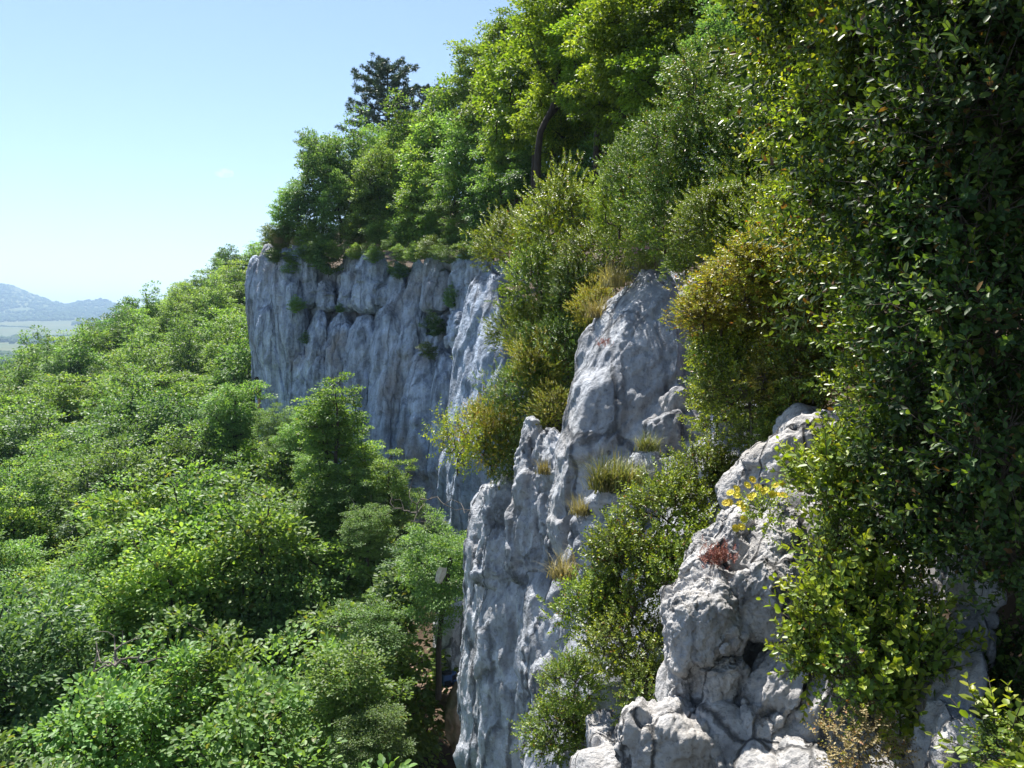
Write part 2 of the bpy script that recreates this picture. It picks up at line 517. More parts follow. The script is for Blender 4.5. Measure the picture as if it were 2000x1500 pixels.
_w = np.linalg.solve(_A, np.concatenate([ctrl[:, 2], np.zeros(3)]))

def canopy(xy):
    xy = np.atleast_2d(xy)
    d = np.linalg.norm(xy[:, None, :] - ctrl[None, :, :2], axis=2)
    return d @ _w[:_n] + _w[_n] + xy @ _w[_n + 1:]

TREE_H = 5.6
def low_ground(xy):
    return canopy(xy) - TREE_H + 0.25 * fbm(np.concatenate([np.atleast_2d(xy) * 0.5, np.zeros((len(np.atleast_2d(xy)), 1))], 1), 3)

gx = np.linspace(-130, 10, 190)
gy = np.linspace(3, 175, 210)
GX, GY = np.meshgrid(gx, gy)
xy = np.stack([GX.ravel(), GY.ravel()], 1)
gz = low_ground(xy)
gz = np.where(GY.ravel() > 150, gz - (GY.ravel() - 150) * 0.5, gz)
tag(obj('ground', make_mesh('ground', np.column_stack([xy, gz]), grid_faces(210, 190), M['soil'])), kind='structure')

# the bank above the cliff edge
edge = np.array([at(500, 540, 46.5), at(600, 540, 43.6), at(700, 545, 41.8), at(850, 550, 37.5), at(945, 550, 32.6), at(1010, 560, 25),
                 at(1090, 600, 15.5), at(1300, 545, 11.0), at(1470, 840, 8.0), at(1640, 930, 5.2), at(1900, 1090, 2.9), [0.9, 0.6, -0.9], [0.5, -2.0, -1.5]])
ts = np.linspace(0, 1, 150)
te = np.linspace(0, 1, len(edge))
E = np.stack([np.interp(ts, te, edge[:, i]) for i in range(3)], 1)
ds = np.concatenate([np.linspace(0, 6, 30), np.linspace(6.5, 60, 40)])
D = unit(np.stack([np.interp(ts, te, [-0.12, 0.15, 0.45, 0.7, .9, 1, 1, 1, 1, 1, 1, 1, 1]), np.interp(ts, te, [1, 1, .9, .7, .4, .3, .3, .3, .2, .2, .1, 0, -.3])], 1))
TV = np.zeros((150, 70, 3))
TV[:, :, 0] = E[:, None, 0] + ds[None] * D[:, None, 0]
TV[:, :, 1] = E[:, None, 1] + ds[None] * D[:, None, 1]
slope = np.interp(ts, te, [0.18, 0.24, 0.26, 0.28, 0.30, 0.3, 0.35, 0.4, 0.55, 0.6, 0.7, 0.6, 0.5])
TV[:, :, 2] = E[:, None, 2] - 0.15 + ds[None] * slope[:, None]
TVf = TV.reshape(-1, 3)
TVf[:, 2] += 0.12 * fbm(TVf * 1.2, 3)
tag(obj('hillside', make_mesh('hillside', TVf, grid_faces(150, 70)[:, ::-1], M['soil'])), kind='structure')

# ------------------------------------------------------------------ the far cliff
cliff = thing('limestone_cliff', None, None)
cliff['kind'] = 'structure'

def wall_Y(u):
    return np.interp(u, [470, 490, 600, 700, 800, 870, 930, 1010, 1040], [52, 45.2, 43.0, 41.0, 38.0, 35.5, 32.5, 29.0, 27])

nu, nv = 300, 190
us = np.linspace(508, 1040, nu)
vs = np.linspace(492, 1085, nv)
P = np.zeros((nu, nv, 3))
for i, u in enumerate(us):
    Y = float(wall_Y(u))
    a, b = at(u, 512 + 10 * math.sin(u * 0.05) + 9 * math.sin(u * 0.17), Y), at(u, 1085, Y - 0.8)
    P[i] = a + (b - a) * np.linspace(0, 1, nv)[:, None]
P = P.reshape(-1, 3)
Fq = grid_faces(nu, nv)
Nn = np.tile(unit(np.array([[-0.72, -0.69, 0.05]])), (len(P), 1))
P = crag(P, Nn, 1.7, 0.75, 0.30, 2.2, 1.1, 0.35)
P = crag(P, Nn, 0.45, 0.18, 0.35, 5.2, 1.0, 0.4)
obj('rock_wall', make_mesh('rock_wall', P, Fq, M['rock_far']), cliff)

def off(u):
    return float(wall_Y(u))

far_pillars = [
    # (nodes, k)   left end of the cliff
    [(500, 500, 45.0, 12, 0.8), (498, 560, 44.8, 13, 1.0), (503, 640, 44.6, 13, 1.0), (514, 740, 44.4, 14, 1.0), (540, 850, 44.0, 22, 1.2)],
    [(523, 478, 44.4, 14, 0.7), (528, 540, 43.9, 22, 1.2), (528, 640, 43.6, 26, 1.4), (545, 740, 43.2, 28, 1.5), (565, 860, 42.8, 30, 1.6)],
    [(560, 484, 43.4, 18, 0.8), (562, 560, 42.8, 26, 1.3), (566, 660, 42.5, 28, 1.5), (580, 760, 42.2, 30, 1.5), (590, 880, 42.0, 34, 1.6)],
    [(592, 470, 43.2, 16, 0.8), (598, 520, 42.9, 20, 1.0), (600, 600, 42.6, 18, 1.0)],
    [(590, 678, 41.6, 9, 0.5), (588, 720, 41.3, 16, 0.9), (592, 790, 41.0, 22, 1.2), (600, 880, 40.8, 28, 1.4)],
    [(632, 552, 41.9, 8, 0.4), (638, 575, 41.6, 17, 0.8), (640, 610, 41.5, 18, 0.9)],
    [(628, 606, 41.2, 12, 0.7), (624, 640, 41.0, 17, 0.9), (618, 700, 40.8, 20, 1.0), (622, 800, 40.5, 28, 1.3), (625, 900, 40.3, 30, 1.3)],
    [(668, 610, 40.6, 16, 0.8), (664, 650, 40.3, 24, 1.1), (660, 720, 40.2, 26, 1.2), (668, 830, 39.9, 34, 1.4), (675, 930, 39.6, 38, 1.4)],
    [(680, 528, 40.9, 17, 0.8), (680, 570, 40.7, 20, 0.9), (676, 610, 40.6, 22, 0.9)],
    [(687, 490, 41.2, 12, 0.6), (688, 515, 41.0, 15, 0.8), (686, 545, 40.9, 15, 0.8)],
    [(722, 482, 40.3, 12, 0.6), (724, 520, 39.7, 26, 1.1), (722, 570, 39.5, 29, 1.3), (716, 612, 39.4, 31, 1.3)],
    [(716, 612, 39.5, 30, 1.1), (714, 650, 39.3, 33, 1.2), (708, 720, 39.1, 34, 1.2), (712, 830, 38.8, 38, 1.4), (715, 960, 38.4, 42, 1.4)],
    [(776, 522, 38.8, 14, 0.7), (774, 560, 38.5, 20, 1.0), (766, 610, 38.2, 27, 1.2), (762, 680, 37.8, 36, 1.5), (765, 780, 37.4, 44, 1.6), (768, 900, 37.0, 50, 1.7), (770, 1000, 36.8, 54, 1.7)],
    [(817, 506, 37.9, 10, 0.6), (816, 550, 37.6, 14, 0.8), (812, 605, 37.3, 18, 0.9), (800, 680, 36.8, 22, 1.0), (800, 760, 36.5, 26, 1.1)],
    [(850, 495, 36.9, 14, 0.7), (850, 540, 36.5, 20, 0.9), (846, 610, 36.1, 24, 1.0)],
    [(824, 690, 35.9, 18, 0.9), (826, 760, 35.5, 34, 1.3), (832, 860, 35.0, 44, 1.5), (840, 980, 34.5, 50, 1.6), (845, 1060, 34.2, 52, 1.6)],
    [(870, 690, 34.4, 16, 0.8), (872, 750, 34.0, 26, 1.1), (874, 850, 33.6, 34, 1.3), (878, 960, 33.2, 40, 1.4), (880, 1060, 33.0, 42, 1.4)],
    [(912, 492, 34.3, 14, 0.7), (910, 540, 33.9, 18, 0.9), (908, 620, 33.5, 17, 0.9)],
    [(935, 498, 33.4, 14, 0.7), (936, 545, 33.0, 20, 1.0), (934, 620, 32.6, 24, 1.2)],
    [(898, 606, 33.2, 16, 0.8), (898, 640, 32.8, 21, 1.0), (894, 685, 32.6, 17, 0.8)],
    # leaning slab that closes the wall
    [(952, 520, 30.8, 9, 0.6), (956, 560, 30.3, 24, 1.2), (962, 620, 29.8, 38, 1.6), (956, 700, 29.3, 46, 1.9), (946, 800, 28.9, 52, 2.0), (940, 900, 28.6, 55, 2.0), (936, 1000, 28.3, 56, 2.0), (934, 1100, 28.0, 58, 2.0)],
]
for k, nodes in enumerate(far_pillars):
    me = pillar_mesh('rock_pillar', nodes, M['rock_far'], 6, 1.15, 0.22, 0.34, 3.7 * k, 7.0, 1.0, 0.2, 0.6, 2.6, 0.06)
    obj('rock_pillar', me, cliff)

# ------------------------------------------------------------------ the near buttress and its spire
buttress = thing('rock_buttress', None, None)
buttress['kind'] = 'structure'
near_pillars = [
    # spire
    ([(1288, 505, 9.8, 14, 0.20), (1282, 545, 9.65, 46, 0.5), (1266, 600, 9.5, 80, 0.75), (1252, 660, 9.4, 100, 0.9), (1240, 740, 9.25, 112, 1.0), (1226, 820, 9.15, 126, 1.05), (1208, 900, 9.05, 138, 1.1), (1195, 1000, 9.0, 142, 1.1), (1185, 1140, 8.9, 150, 1.1)], 7, 1.0, 0.13),
    ([(1345, 535, 10.0, 30, 0.5), (1365, 620, 9.8, 70, 0.9), (1375, 740, 9.6, 90, 1.0), (1375, 900, 9.4, 100, 1.0)], 6, 0.5, 0.14),
    # rib with the small horn
    ([(1037, 818, 10.4, 10, 0.15), (1042, 860, 10.3, 20, 0.3), (1042, 930, 10.2, 40, 0.5), (1050, 1020, 10.1, 52, 0.6), (1062, 1150, 10.0, 62, 0.7)], 6, 0.4, 0.13),
    ([(1078, 840, 9.9, 14, 0.3), (1082, 920, 9.8, 30, 0.5), (1092, 1020, 9.7, 44, 0.6), (1105, 1160, 9.6, 56, 0.7)], 6, 0.4, 0.12),
    # shoulder under the bush
    ([(995, 925, 11.6, 20, 0.3), (990, 960, 11.5, 50, 0.5), (990, 1040, 11.4, 62, 0.7), (998, 1160, 11.2, 74, 0.8)], 6, 0.45, 0.14),
    # the tall left edge
    ([(958, 950, 13.2, 40, 0.4), (960, 1000, 13.0, 56, 0.6), (962, 1060, 12.8, 58, 0.7), (966, 1150, 12.5, 54, 0.8), (962, 1280, 12.2, 56, 0.9), (955, 1400, 12.0, 54, 0.9), (958, 1560, 11.8, 58, 0.9), (960, 1760, 11.5, 66, 1.0)], 7, 0.7, 0.12),
    ([(1010, 1080, 11.2, 50, 0.7), (1015, 1180, 11.0, 70, 0.9), (1018, 1300, 10.8, 76, 0.9), (1020, 1450, 10.6, 80, 0.9), (1020, 1650, 10.3, 90, 1.0)], 6, 0.6, 0.12),
    ([(1090, 1080, 9.8, 50, 0.7), (1100, 1200, 9.5, 80, 0.9), (1110, 1350, 9.2, 95, 0.9), (1115, 1560, 8.8, 110, 1.0)], 6, 0.5, 0.12),
]
for k, (nodes, lv, S, amp) in enumerate(near_pillars):
    me = pillar_mesh('rock_pillar', nodes, M['rock_mid'], lv, S * 1.25, amp, 0.62, (41.3 if k else 63.9) + 5.1 * k, 9.0 if k else 3.2, 0.9, 0.25, 0.5, 2.4, amp * 0.34, 0.90, 0.90)
    obj('rock_pillar', me, buttress)
# stepped blocks beside the spire
for k, (u, v, Y, ru, ry, rv, tilt) in enumerate([
        (1316, 800, 7.6, 24, 0.14, 46, 10), (1300, 860, 7.4, 44, 0.22, 60, 18), (1345, 880, 7.5, 50, 0.25, 70, 10), (1262, 925, 7.1, 40, 0.2, 44, 28),
        (1300, 960, 7.1, 66, 0.3, 60, 25), (1190, 985, 7.0, 46, 0.22, 36, 12), (1240, 1000, 6.9, 52, 0.25, 44, 10), (1180, 1060, 7.0, 62, 0.3, 70, 20), (1250, 1090, 6.8, 80, 0.35, 90, 15),
        (1130, 1130, 7.6, 40, 0.25, 60, 30), (1170, 1210, 7.2, 70, 0.3, 110, 20),
        (1416, 850, 6.3, 30, 0.2, 52, 6), (1400, 910, 6.2, 55, 0.3, 60, 10), (1200, 1350, 6.0, 90, 0.5, 160, 10)]):
    me = boulder_mesh('rock_block', at(u, v, Y), (ru / F * Y, ry, rv / F * Y), tilt, M['rock_mid'], 5, 0.26, 0.075, 90 + 3.3 * k, 0.7, 1.0, 3.4)
    obj('rock_block', me, buttress)

# ------------------------------------------------------------------ the foreground outcrop
outcrop = thing('rock_outcrop', None, None)
outcrop['kind'] = 'structure'
fore = [
    # u, v, Y, ru, ry, rv, tilt, level, S, amp
    (1545, 905, 4.15, 150, 0.30, 62, -38, 6, 0.35, 0.06),      # slab behind the yellow flowers
    (1590, 870, 4.3, 70, 0.30, 70, -20, 5, 0.35, 0.05),
    (1412, 1062, 3.05, 46, 0.15, 96, 48, 7, 0.22, 0.045),      # upper left boulder
    (1508, 1050, 2.95, 42, 0.14, 92, 28, 7, 0.20, 0.045),      # knob
    (1580, 1050, 2.95, 30, 0.14, 80, 14, 5, 0.20, 0.04),
    (1372, 1215, 2.85, 72, 0.17, 112, 14, 7, 0.20, 0.05),      # main left boulder
    (1492, 1160, 2.85, 64, 0.16, 88, 12, 7, 0.22, 0.045),      # centre boulder
    (1395, 1340, 2.82, 88, 0.18, 104, 18, 7, 0.25, 0.045),     # smooth lower face
    (1310, 1460, 2.68, 84, 0.16, 100, 40, 6, 0.20, 0.05),      # bottom left slope
    (1500, 1370, 2.66, 52, 0.14, 172, 28, 6, 0.22, 0.045),     # diagonal ridge
    (1420, 1480, 2.60, 60, 0.14, 70, 20, 5, 0.18, 0.045),
    (1560, 1400, 2.62, 66, 0.16, 150, 18, 6, 0.24, 0.045),
    (1500, 1500, 2.50, 60, 0.14, 50, 30, 5, 0.18, 0.04),
    (1575, 1500, 2.40, 46, 0.12, 50, 10, 5, 0.18, 0.04),
    (1600, 1220, 2.95, 90, 0.20, 170, 10, 5, 0.25, 0.05),
    (1480, 1300, 3.12, 190, 0.25, 330, 16, 5, 0.35, 0.06),     # body behind
    (1620, 1560, 2.6, 260, 0.30, 160, 20, 5, 0.3, 0.05),
    (1700, 1340, 3.05, 150, 0.25, 300, 6, 6, 0.30, 0.06),      # shaded rock behind the box bushes
    (1190, 1480, 4.3, 50, 0.25, 64, 10, 5, 0.25, 0.05),        # block under the middle bush
    (1220, 1560, 4.0, 110, 0.35, 100, 10, 5, 0.3, 0.05),
]
for k, (u, v, Y, ru, ry, rv, tilt, lv, S, amp) in enumerate(fore):
    me = boulder_mesh('boulder', at(u, v, Y), (ru / F * Y, ry, rv / F * Y), tilt, M['rock_near'], lv, S, amp, 150 + 4.7 * k, 0.8, 1.0, 2.7, 0, -8)
    obj('boulder', me, outcrop)
# the body of rock that carries the slab and closes the gully
for k, nodes in enumerate([
        [(1600, 900, 4.9, 120, 0.3), (1570, 960, 5.0, 170, 0.5), (1520, 1080, 5.2, 220, 0.6), (1480, 1250, 5.4, 280, 0.8), (1450, 1500, 5.6, 360, 1.0), (1420, 1900, 6.0, 460, 1.2)],
        [(1430, 930, 6.6, 90, 0.4), (1420, 1000, 6.6, 150, 0.6), (1380, 1150, 6.6, 200, 0.8), (1340, 1400, 6.6, 270, 1.0), (1300, 1800, 6.6, 360, 1.1)],
        [(1450, 780, 8.4, 50, 0.4), (1450, 880, 8.2, 110, 0.6), (1440, 1050, 8.0, 160, 0.8), (1420, 1400, 7.8, 220, 1.0)],
        [(1640, 930, 4.0, 60, 0.2), (1640, 1020, 3.7, 130, 0.3), (1620, 1150, 3.6, 190, 0.35), (1600, 1400, 3.5, 260, 0.4), (1580, 1900, 3.4, 340, 0.5)]]):
    obj('rock_mass', pillar_mesh('rock_mass', nodes, M['rock_mid'], 6, 0.7, 0.12, 0.6, 500 + 6.3 * k, 7.0, 1.0, 0.2, 0.3, 2.6, 0.03, 0.95, 0.88), outcrop)
me = boulder_mesh('stone', at(1417, 1268, 2.66), (0.018, 0.014, 0.023), 25, M['rock_near'], 3, 0.03, 0.006, 7.0)
obj('stone', me, outcrop)
me = boulder_mesh('earth_bank', at(1990, 1290, 2.9), (0.33, 0.30, 0.62), 8, M['soil'], 5, 0.3, 0.06, 77.0)
obj('earth_bank', me, outcrop)
# crest rock to the right
crest = thing('rock_crest', None, None)
crest['kind'] = 'structure'
for k, (u, v, Y, ru, ry, rv, tilt) in enumerate([(1880, 1105, 2.35, 26, 0.07, 44, 0), (1895, 1170, 2.25, 32, 0.08, 44, 10), (1888, 1250, 2.15, 46, 0.09, 66, 20), (1862, 1360, 2.0, 42, 0.09, 120, 14),
                                                 (1862, 1490, 1.85, 60, 0.12, 110, 14), (1940, 1540, 1.9, 70, 0.14, 80, 0)]):
    me = boulder_mesh('boulder', at(u, v, Y), (ru / F * Y, ry, rv / F * Y), tilt, M['rock_near'], 5, 0.16, 0.035, 260 + 4.1 * k, 0.8, 1.0, 2.7)
    obj('boulder', me, crest)

# ------------------------------------------------------------------ leaves, twigs, tubes
LEAF4 = (np.array([[0, 0, 0], [0.45, 0.5, 0.10], [1, 0, -0.04], [0.45, -0.5, 0.10]]), [(np.array([[0, 2, 1], [0, 3, 2]]))])
LEAF6 = (np.array([[0, 0, 0], [0.32, 0.40, 0.09], [0.72, 0.42, 0.06], [1, 0, -0.06], [0.72, -0.42, 0.06], [0.32, -0.40, 0.09]]), [np.array([[0, 3, 2, 1], [0, 5, 4, 3]])])

def leaves(pos, axis, nor, length, width, tmpl):
    """arrays of leaves -> vertices, faces"""
    T, fl = tmpl
    ax = unit(axis)
    side = unit(np.cross(nor, ax))
    nn = np.cross(ax, side)
    n = len(pos)
    L = np.broadcast_to(length, (n,))[:, None, None]
    W = np.broadcast_to(width, (n,))[:, None, None]
    V = pos[:, None, :] + L * T[None, :, 0:1] * ax[:, None, :] + W * T[None, :, 1:2] * side[:, None, :] + L * T[None, :, 2:3] * nn[:, None, :]
    k = len(T)
    fs = fl[0]
    Fc = (fs[None] + (np.arange(n) * k)[:, None, None]).reshape(-1, fs.shape[1])
    return V.reshape(-1, 3), Fc

def tubes(segs, sides=5):
    """segs: list of (points (n,3), radii (n,)) -> vertices, quads"""
    Vs, Fs, base = [], [], 0
    ang = np.linspace(0, 2 * math.pi, sides, endpoint=False)
    for pts, rad in segs:
        pts = np.asarray(pts, float)
        n = len(pts)
        tan = unit(np.gradient(pts, axis=0))
        ref = np.array([0.31, 0.17, 0.93]) if abs(tan[0, 2]) < 0.8 else np.array([0.9, 0.3, 0.1])
        a = unit(np.cross(tan, ref)); b = np.cross(tan, a)
        ring = pts[:, None] + np.asarray(rad)[:, None, None] * (np.cos(ang)[None, :, None] * a[:, None] + np.sin(ang)[None, :, None] * b[:, None])
        Vs.append(ring.reshape(-1, 3))
        i = (np.arange(n - 1)[:, None] * sides + np.arange(sides)[None]).ravel()
        j = (np.arange(n - 1)[:, None] * sides + (np.arange(sides)[None] + 1) % sides).ravel()
        Fs.append(np.stack([i, j, j + sides, i + sides], 1) + base)
        base += n * sides
    return np.concatenate(Vs), np.concatenate(Fs)

def skeleton(trunk, r0, targets, rng, tip_r=0.006, wig=0.06, pw=2.3):
    """join every target to the nearest limb, inside out; radii follow what each limb carries"""
    nodes = [np.array(p, float) for p in trunk]
    par = [k - 1 for k in range(len(trunk))]
    order = np.argsort(np.linalg.norm(targets[:, :2] - nodes[-1][:2], axis=1) + 0.4 * np.abs(targets[:, 2] - np.mean([p[2] for p in trunk])))
    tip_of = {}
    for t in order:
        T = targets[t]
        A = np.array(nodes)
        d = np.linalg.norm(A - T, axis=1)
        d = d + 1.2 * np.maximum(A[:, 2] - T[2] + 0.15 * d, 0)      # limbs leave below their tips
        j = int(np.argmin(d))
        mid = (A[j] + T) / 2 + rng.normal(0, wig, 3) * np.linalg.norm(T - A[j]) + np.array([0, 0, -0.04 * np.linalg.norm(T - A[j])])
        nodes.append(mid); par.append(j)
        nodes.append(T.copy()); par.append(len(nodes) - 2)
        tip_of[t] = len(nodes) - 1
    n = len(nodes)
    load = np.full(n, tip_r ** pw)
    for k in range(n - 1, 0, -1):
        if par[k] >= 0:
            load[par[k]] += load[k]
    rad = load ** (1 / pw)
    rad *= r0 / rad[0]
    segs = []
    for k in range(1, n):
        p = par[k]
        a, b = nodes[p], nodes[k]
        ra = min(rad[p], rad[k] * 1.35)
        m = (a + b) / 2 + rng.normal(0, 0.02, 3) * np.linalg.norm(b - a)
        segs.append((np.array([a, m, b]), np.array([ra, (ra + rad[k]) / 2, rad[k]])))
    return segs

# ------------------------------------------------------------------ broadleaf tree kinds
def tree_kind(seed, H, R, z0, n_cl, n_lf, leaf, tmpl, mat, cl_r=0.42, lean=0.0, r0=0.11, bark='bark', flat=0.42):
    rng = np.random.default_rng(seed)
    n = 9
    zz = np.linspace(0, 0.78 * H, n)
    wob = np.cumsum(rng.normal(0, 0.06, (n, 2)), axis=0) * (H / 6)
    trunk = np.column_stack([wob[:, 0] + lean * zz, wob[:, 1], zz])
    d = unit(rng.normal(0, 1, (n_cl * 3, 3)))
    lump = 0.80 + 0.75 * fbm(d * 1.9 + seed * 3.1, 3)
    r = rng.random(n_cl * 3) ** 0.38 * lump
    C = d * r[:, None] * np.array([R, R, (H - z0) / 2]) + np.array([lean * H * 0.7, 0, (H + z0) / 2])
    keep = []
    for k in range(len(C)):
        if all(np.linalg.norm(C[k] - C[j]) > cl_r * 0.80 for j in keep):
            keep.append(k)
        if len(keep) >= n_cl:
            break
    C = C[keep]
    segs = skeleton(trunk, r0 * H / 6, C, rng)
    tv, tf = tubes(segs, 5)
    wood = make_mesh('trunk', tv, tf, M[bark])
    m = len(C)
    ctr = np.array([lean * H * 0.7, 0, (H + z0) / 2])
    out = unit((C - ctr) / np.array([R, R, (H - z0) / 2]))
    cnt = n_lf
    cr = cl_r * (0.75 + 0.5 * rng.random(m))
    o = rng.normal(0, 1, (m, cnt, 3))
    o = unit(o) * (rng.random((m, cnt, 1)) ** 0.45)
    o[:, :, 2] *= flat
    pos = C[:, None] + o * cr[:, None, None] + 0.10 * cr[:, None, None] * out[:, None]
    axis = o * 0.9 + out[:, None] * 0.5 + rng.normal(0, 0.35, o.shape) + np.array([0, 0, -0.12])
    nor = np.array([0, 0, 0.85]) + out[:, None] * 0.45 + rng.normal(0, 0.45, o.shape)
    ln = leaf * (0.65 + 0.6 * rng.random(m * cnt))
    V, Fc = leaves(pos.reshape(-1, 3), axis.reshape(-1, 3), nor.reshape(-1, 3), ln, ln * 0.66, tmpl)
    crown = make_mesh('crown', V, Fc, M[mat], smooth=False)
    return {'wood': wood, 'crown': crown, 'H': H, 'R': R}

def plant_tree(kind, name, label, cat, loc, rotz, scale, group=None):
    t = thing(name, label, cat, loc, rotz, scale, group)
    obj('trunk', kind['wood'], t)
    obj('crown', kind['crown'], t)
    return t

near_kinds = [tree_kind(s, 6.0, R_, 0.5, 150, n_, lf, LEAF6, m, cr_) for s, m, lf, n_, R_, cr_ in ((1, 'leaf_wood', 0.115, 105, 1.95, 0.46), (2, 'leaf_wood2', 0.14, 85, 1.8, 0.48), (3, 'leaf_wood', 0.095, 130, 2.1, 0.44), (4, 'leaf_wood3', 0.12, 105, 1.9, 0.42))]
far_kinds = [tree_kind(s, 6.0, 2.0, 0.5, 140, 66, 0.155, LEAF4, m, 0.48) for s, m in ((21, 'leaf_wood'), (22, 'leaf_wood2'), (23, 'leaf_wood3'))]
oak_kinds = [tree_kind(s, 7.5, 2.6, 1.8, 160, 95, 0.145, LEAF6, 'leaf_back', 0.5, ln, 0.12) for s, ln in ((31, 0.05), (32, -0.04))]

loose_kind = tree_kind(41, 6.0, 2.3, 0.6, 64, 105, 0.13, LEAF6, 'leaf_wood2', 0.44)
kind_words = ['broadleaf tree with mid green crown in the wood below the cliff', 'broadleaf tree with bright yellow-green crown in the wood below the cliff',
              'loose broadleaf tree with mid green sprays in the wood below the cliff', 'broadleaf tree with deep green crown in the wood below the cliff']
far_words = ['small mid green tree on the wooded slope beyond the cliff', 'small bright green tree on the wooded slope beyond the cliff', 'small dark green tree on the wooded slope beyond the cliff']
rng = np.random.default_rng(99)
placed = []
def cliff_clear(x, y):
    """plan distance left of the rock walls"""
    yy = [8, 12, 15, 22, 28, 33, 38, 44, 48, 60, 110]
    xx = [-2.2, -2.2, -2.6, -2.5, -3.8, -6.0, -9.0, -16.5, -16.0, -14.0, -10.0]
    return np.interp(y, yy, xx) - x
y = 7.5
spots = []
while y < 112:
    sp = 2.55 + 0.017 * y
    x = -0.72 * y - 2.5
    lim = np.interp(y, [7, 12, 22, 44, 60, 112], [-2, -2, -2, -14, -15, -22])
    while x < lim:
        px, py = x + rng.uniform(-0.42, 0.42) * sp, y + rng.uniform(-0.42, 0.42) * sp
        if cliff_clear(px, py) > 0.3:
            spots.append((px, py))
        x += sp
    y += sp * 0.93
for (px, py) in spots:
    cz = float(canopy([[px, py]])[0])
    gz_ = float(low_ground([[px, py]])[0])
    near = py < 40
    u = 1000 + F * px / py
    if u < -190:
        continue
    s = (cz - gz_) / 6.0 * rng.uniform(0.76, 1.24)
    if py < 40:
        k = rng.choice(4, p=[0.3, 0.28, 0.24, 0.18])
        where = ' close under the far cliff' if py > 27 else (' deep in the hollow near the wall foot' if px > -0.42 * py else ' among the nearest crowns downhill')
        plant_tree(near_kinds[k], 'broadleaf_tree', kind_words[k].replace(' in the wood below the cliff', '') + where, 'tree', (px, py, gz_ - 0.1), rng.uniform(0, 6.28), s * np.array([1.0, 1.0, 1.0]), ['mid', 'bright', 'loose', 'deep'][k] + ' green trees' + where)
    else:
        k = rng.choice(3, p=[0.42, 0.30, 0.28])
        where = 'along the skyline crest of the wooded slope' if py > 82 else ('on the slope next to the outer end of the cliff' if px > -0.42 * py else 'on the open middle of the wooded slope')
        plant_tree(far_kinds[k], 'slope_tree', ['small mid green tree ', 'small bright green tree ', 'small dark green tree '][k] + where, 'tree', (px, py, gz_ - 0.1), rng.uniform(0, 6.28), s * np.array([1.08, 1.08, 1.0]), ['mid', 'bright', 'dark'][k] + ' green trees ' + where)
print('wood trees', len(spots))

def tree_px(kind, u, v, rpx, Y, label, name='broadleaf_tree', rot=None, squash=1.0, group=None):
    """crown centre at pixel (u, v) and depth Y, crown half width rpx"""
    s = 0.84 * rpx / F * Y / kind['R']
    c = at(u, v, Y)
    h = kind['H'] * 0.60 * s * squash
    return plant_tree(kind, name, label, 'tree', (c[0], c[1], c[2] - h), rng.uniform(0, 6.28) if rot is None else rot, (s, s, s * squash), group)

# trees that stand out at the foot of the cliff
tree_px(loose_kind, 655, 800, 92, 25, 'tall pale green tree standing clear in front of the far cliff wall', squash=1.1)
tree_px(loose_kind, 765, 925, 72, 24, 'leaning light green tree against the foot of the far cliff', squash=1.0)
for (u, v, r, Y, i, sq, lab) in [
        (640, 825, 80, 25.5, 1, 0.85, 'full pale green tree crown rising before the far wall'), (590, 850, 62, 30, 0, 1.0, 'round green tree at the left part of the wall foot'),
        (715, 905, 60, 26, 1, 0.95, 'bright tree crown at the middle of the wall foot'), (780, 985, 62, 24, 2, 0.9, 'leafy tree before the right part of the wall foot'),
        (690, 960, 80, 24, 0, 0.9, 'tree below the bright crown at the wall foot'), (540, 835, 54, 34, 2, 1.0, 'small leafy tree near the corner of the far cliff')]:
    tree_px(near_kinds[i], u, v, r, Y, lab, squash=sq)
tree_px(near_kinds[0], 850, 1090, 84, 19.5, 'tree with a slim dark bare trunk beside the near rock edge', squash=0.8)
for (u, v, r, Y, i, sq, lab) in [
        (800, 1120, 90, 19, 3, 0.8, 'shaded tree behind the slim trunk at the wall foot'), (720, 1030, 70, 22, 2, 0.8, 'light tree in front of the dead twigs'), (640, 960, 80, 24, 1, 0.8, 'bright tree below the tall pale one'),
        (725, 1230, 90, 16.5, 0, 0.8, 'tree between the wood and the red ledge'), (690, 1340, 120, 14, 1, 0.8, 'bright broad tree left of the dark hollow'), (730, 1440, 100, 13, 2, 0.8, 'tree beside the dark hollow under the near wall'),
        (550, 890, 56, 30, 2, 0.9, 'small tree before the left foot of the cliff'), (610, 920, 54, 28, 0, 0.9, 'small full tree under the far wall'), (850, 1040, 46, 21, 3, 0.8, 'low tree squeezed between the two rock walls')]:
    tree_px(near_kinds[i], u, v, r, Y, lab, squash=sq)
tree_px(near_kinds[0], 460, 800, 80, 36, 'full round tree at the left corner of the far cliff', squash=0.9)

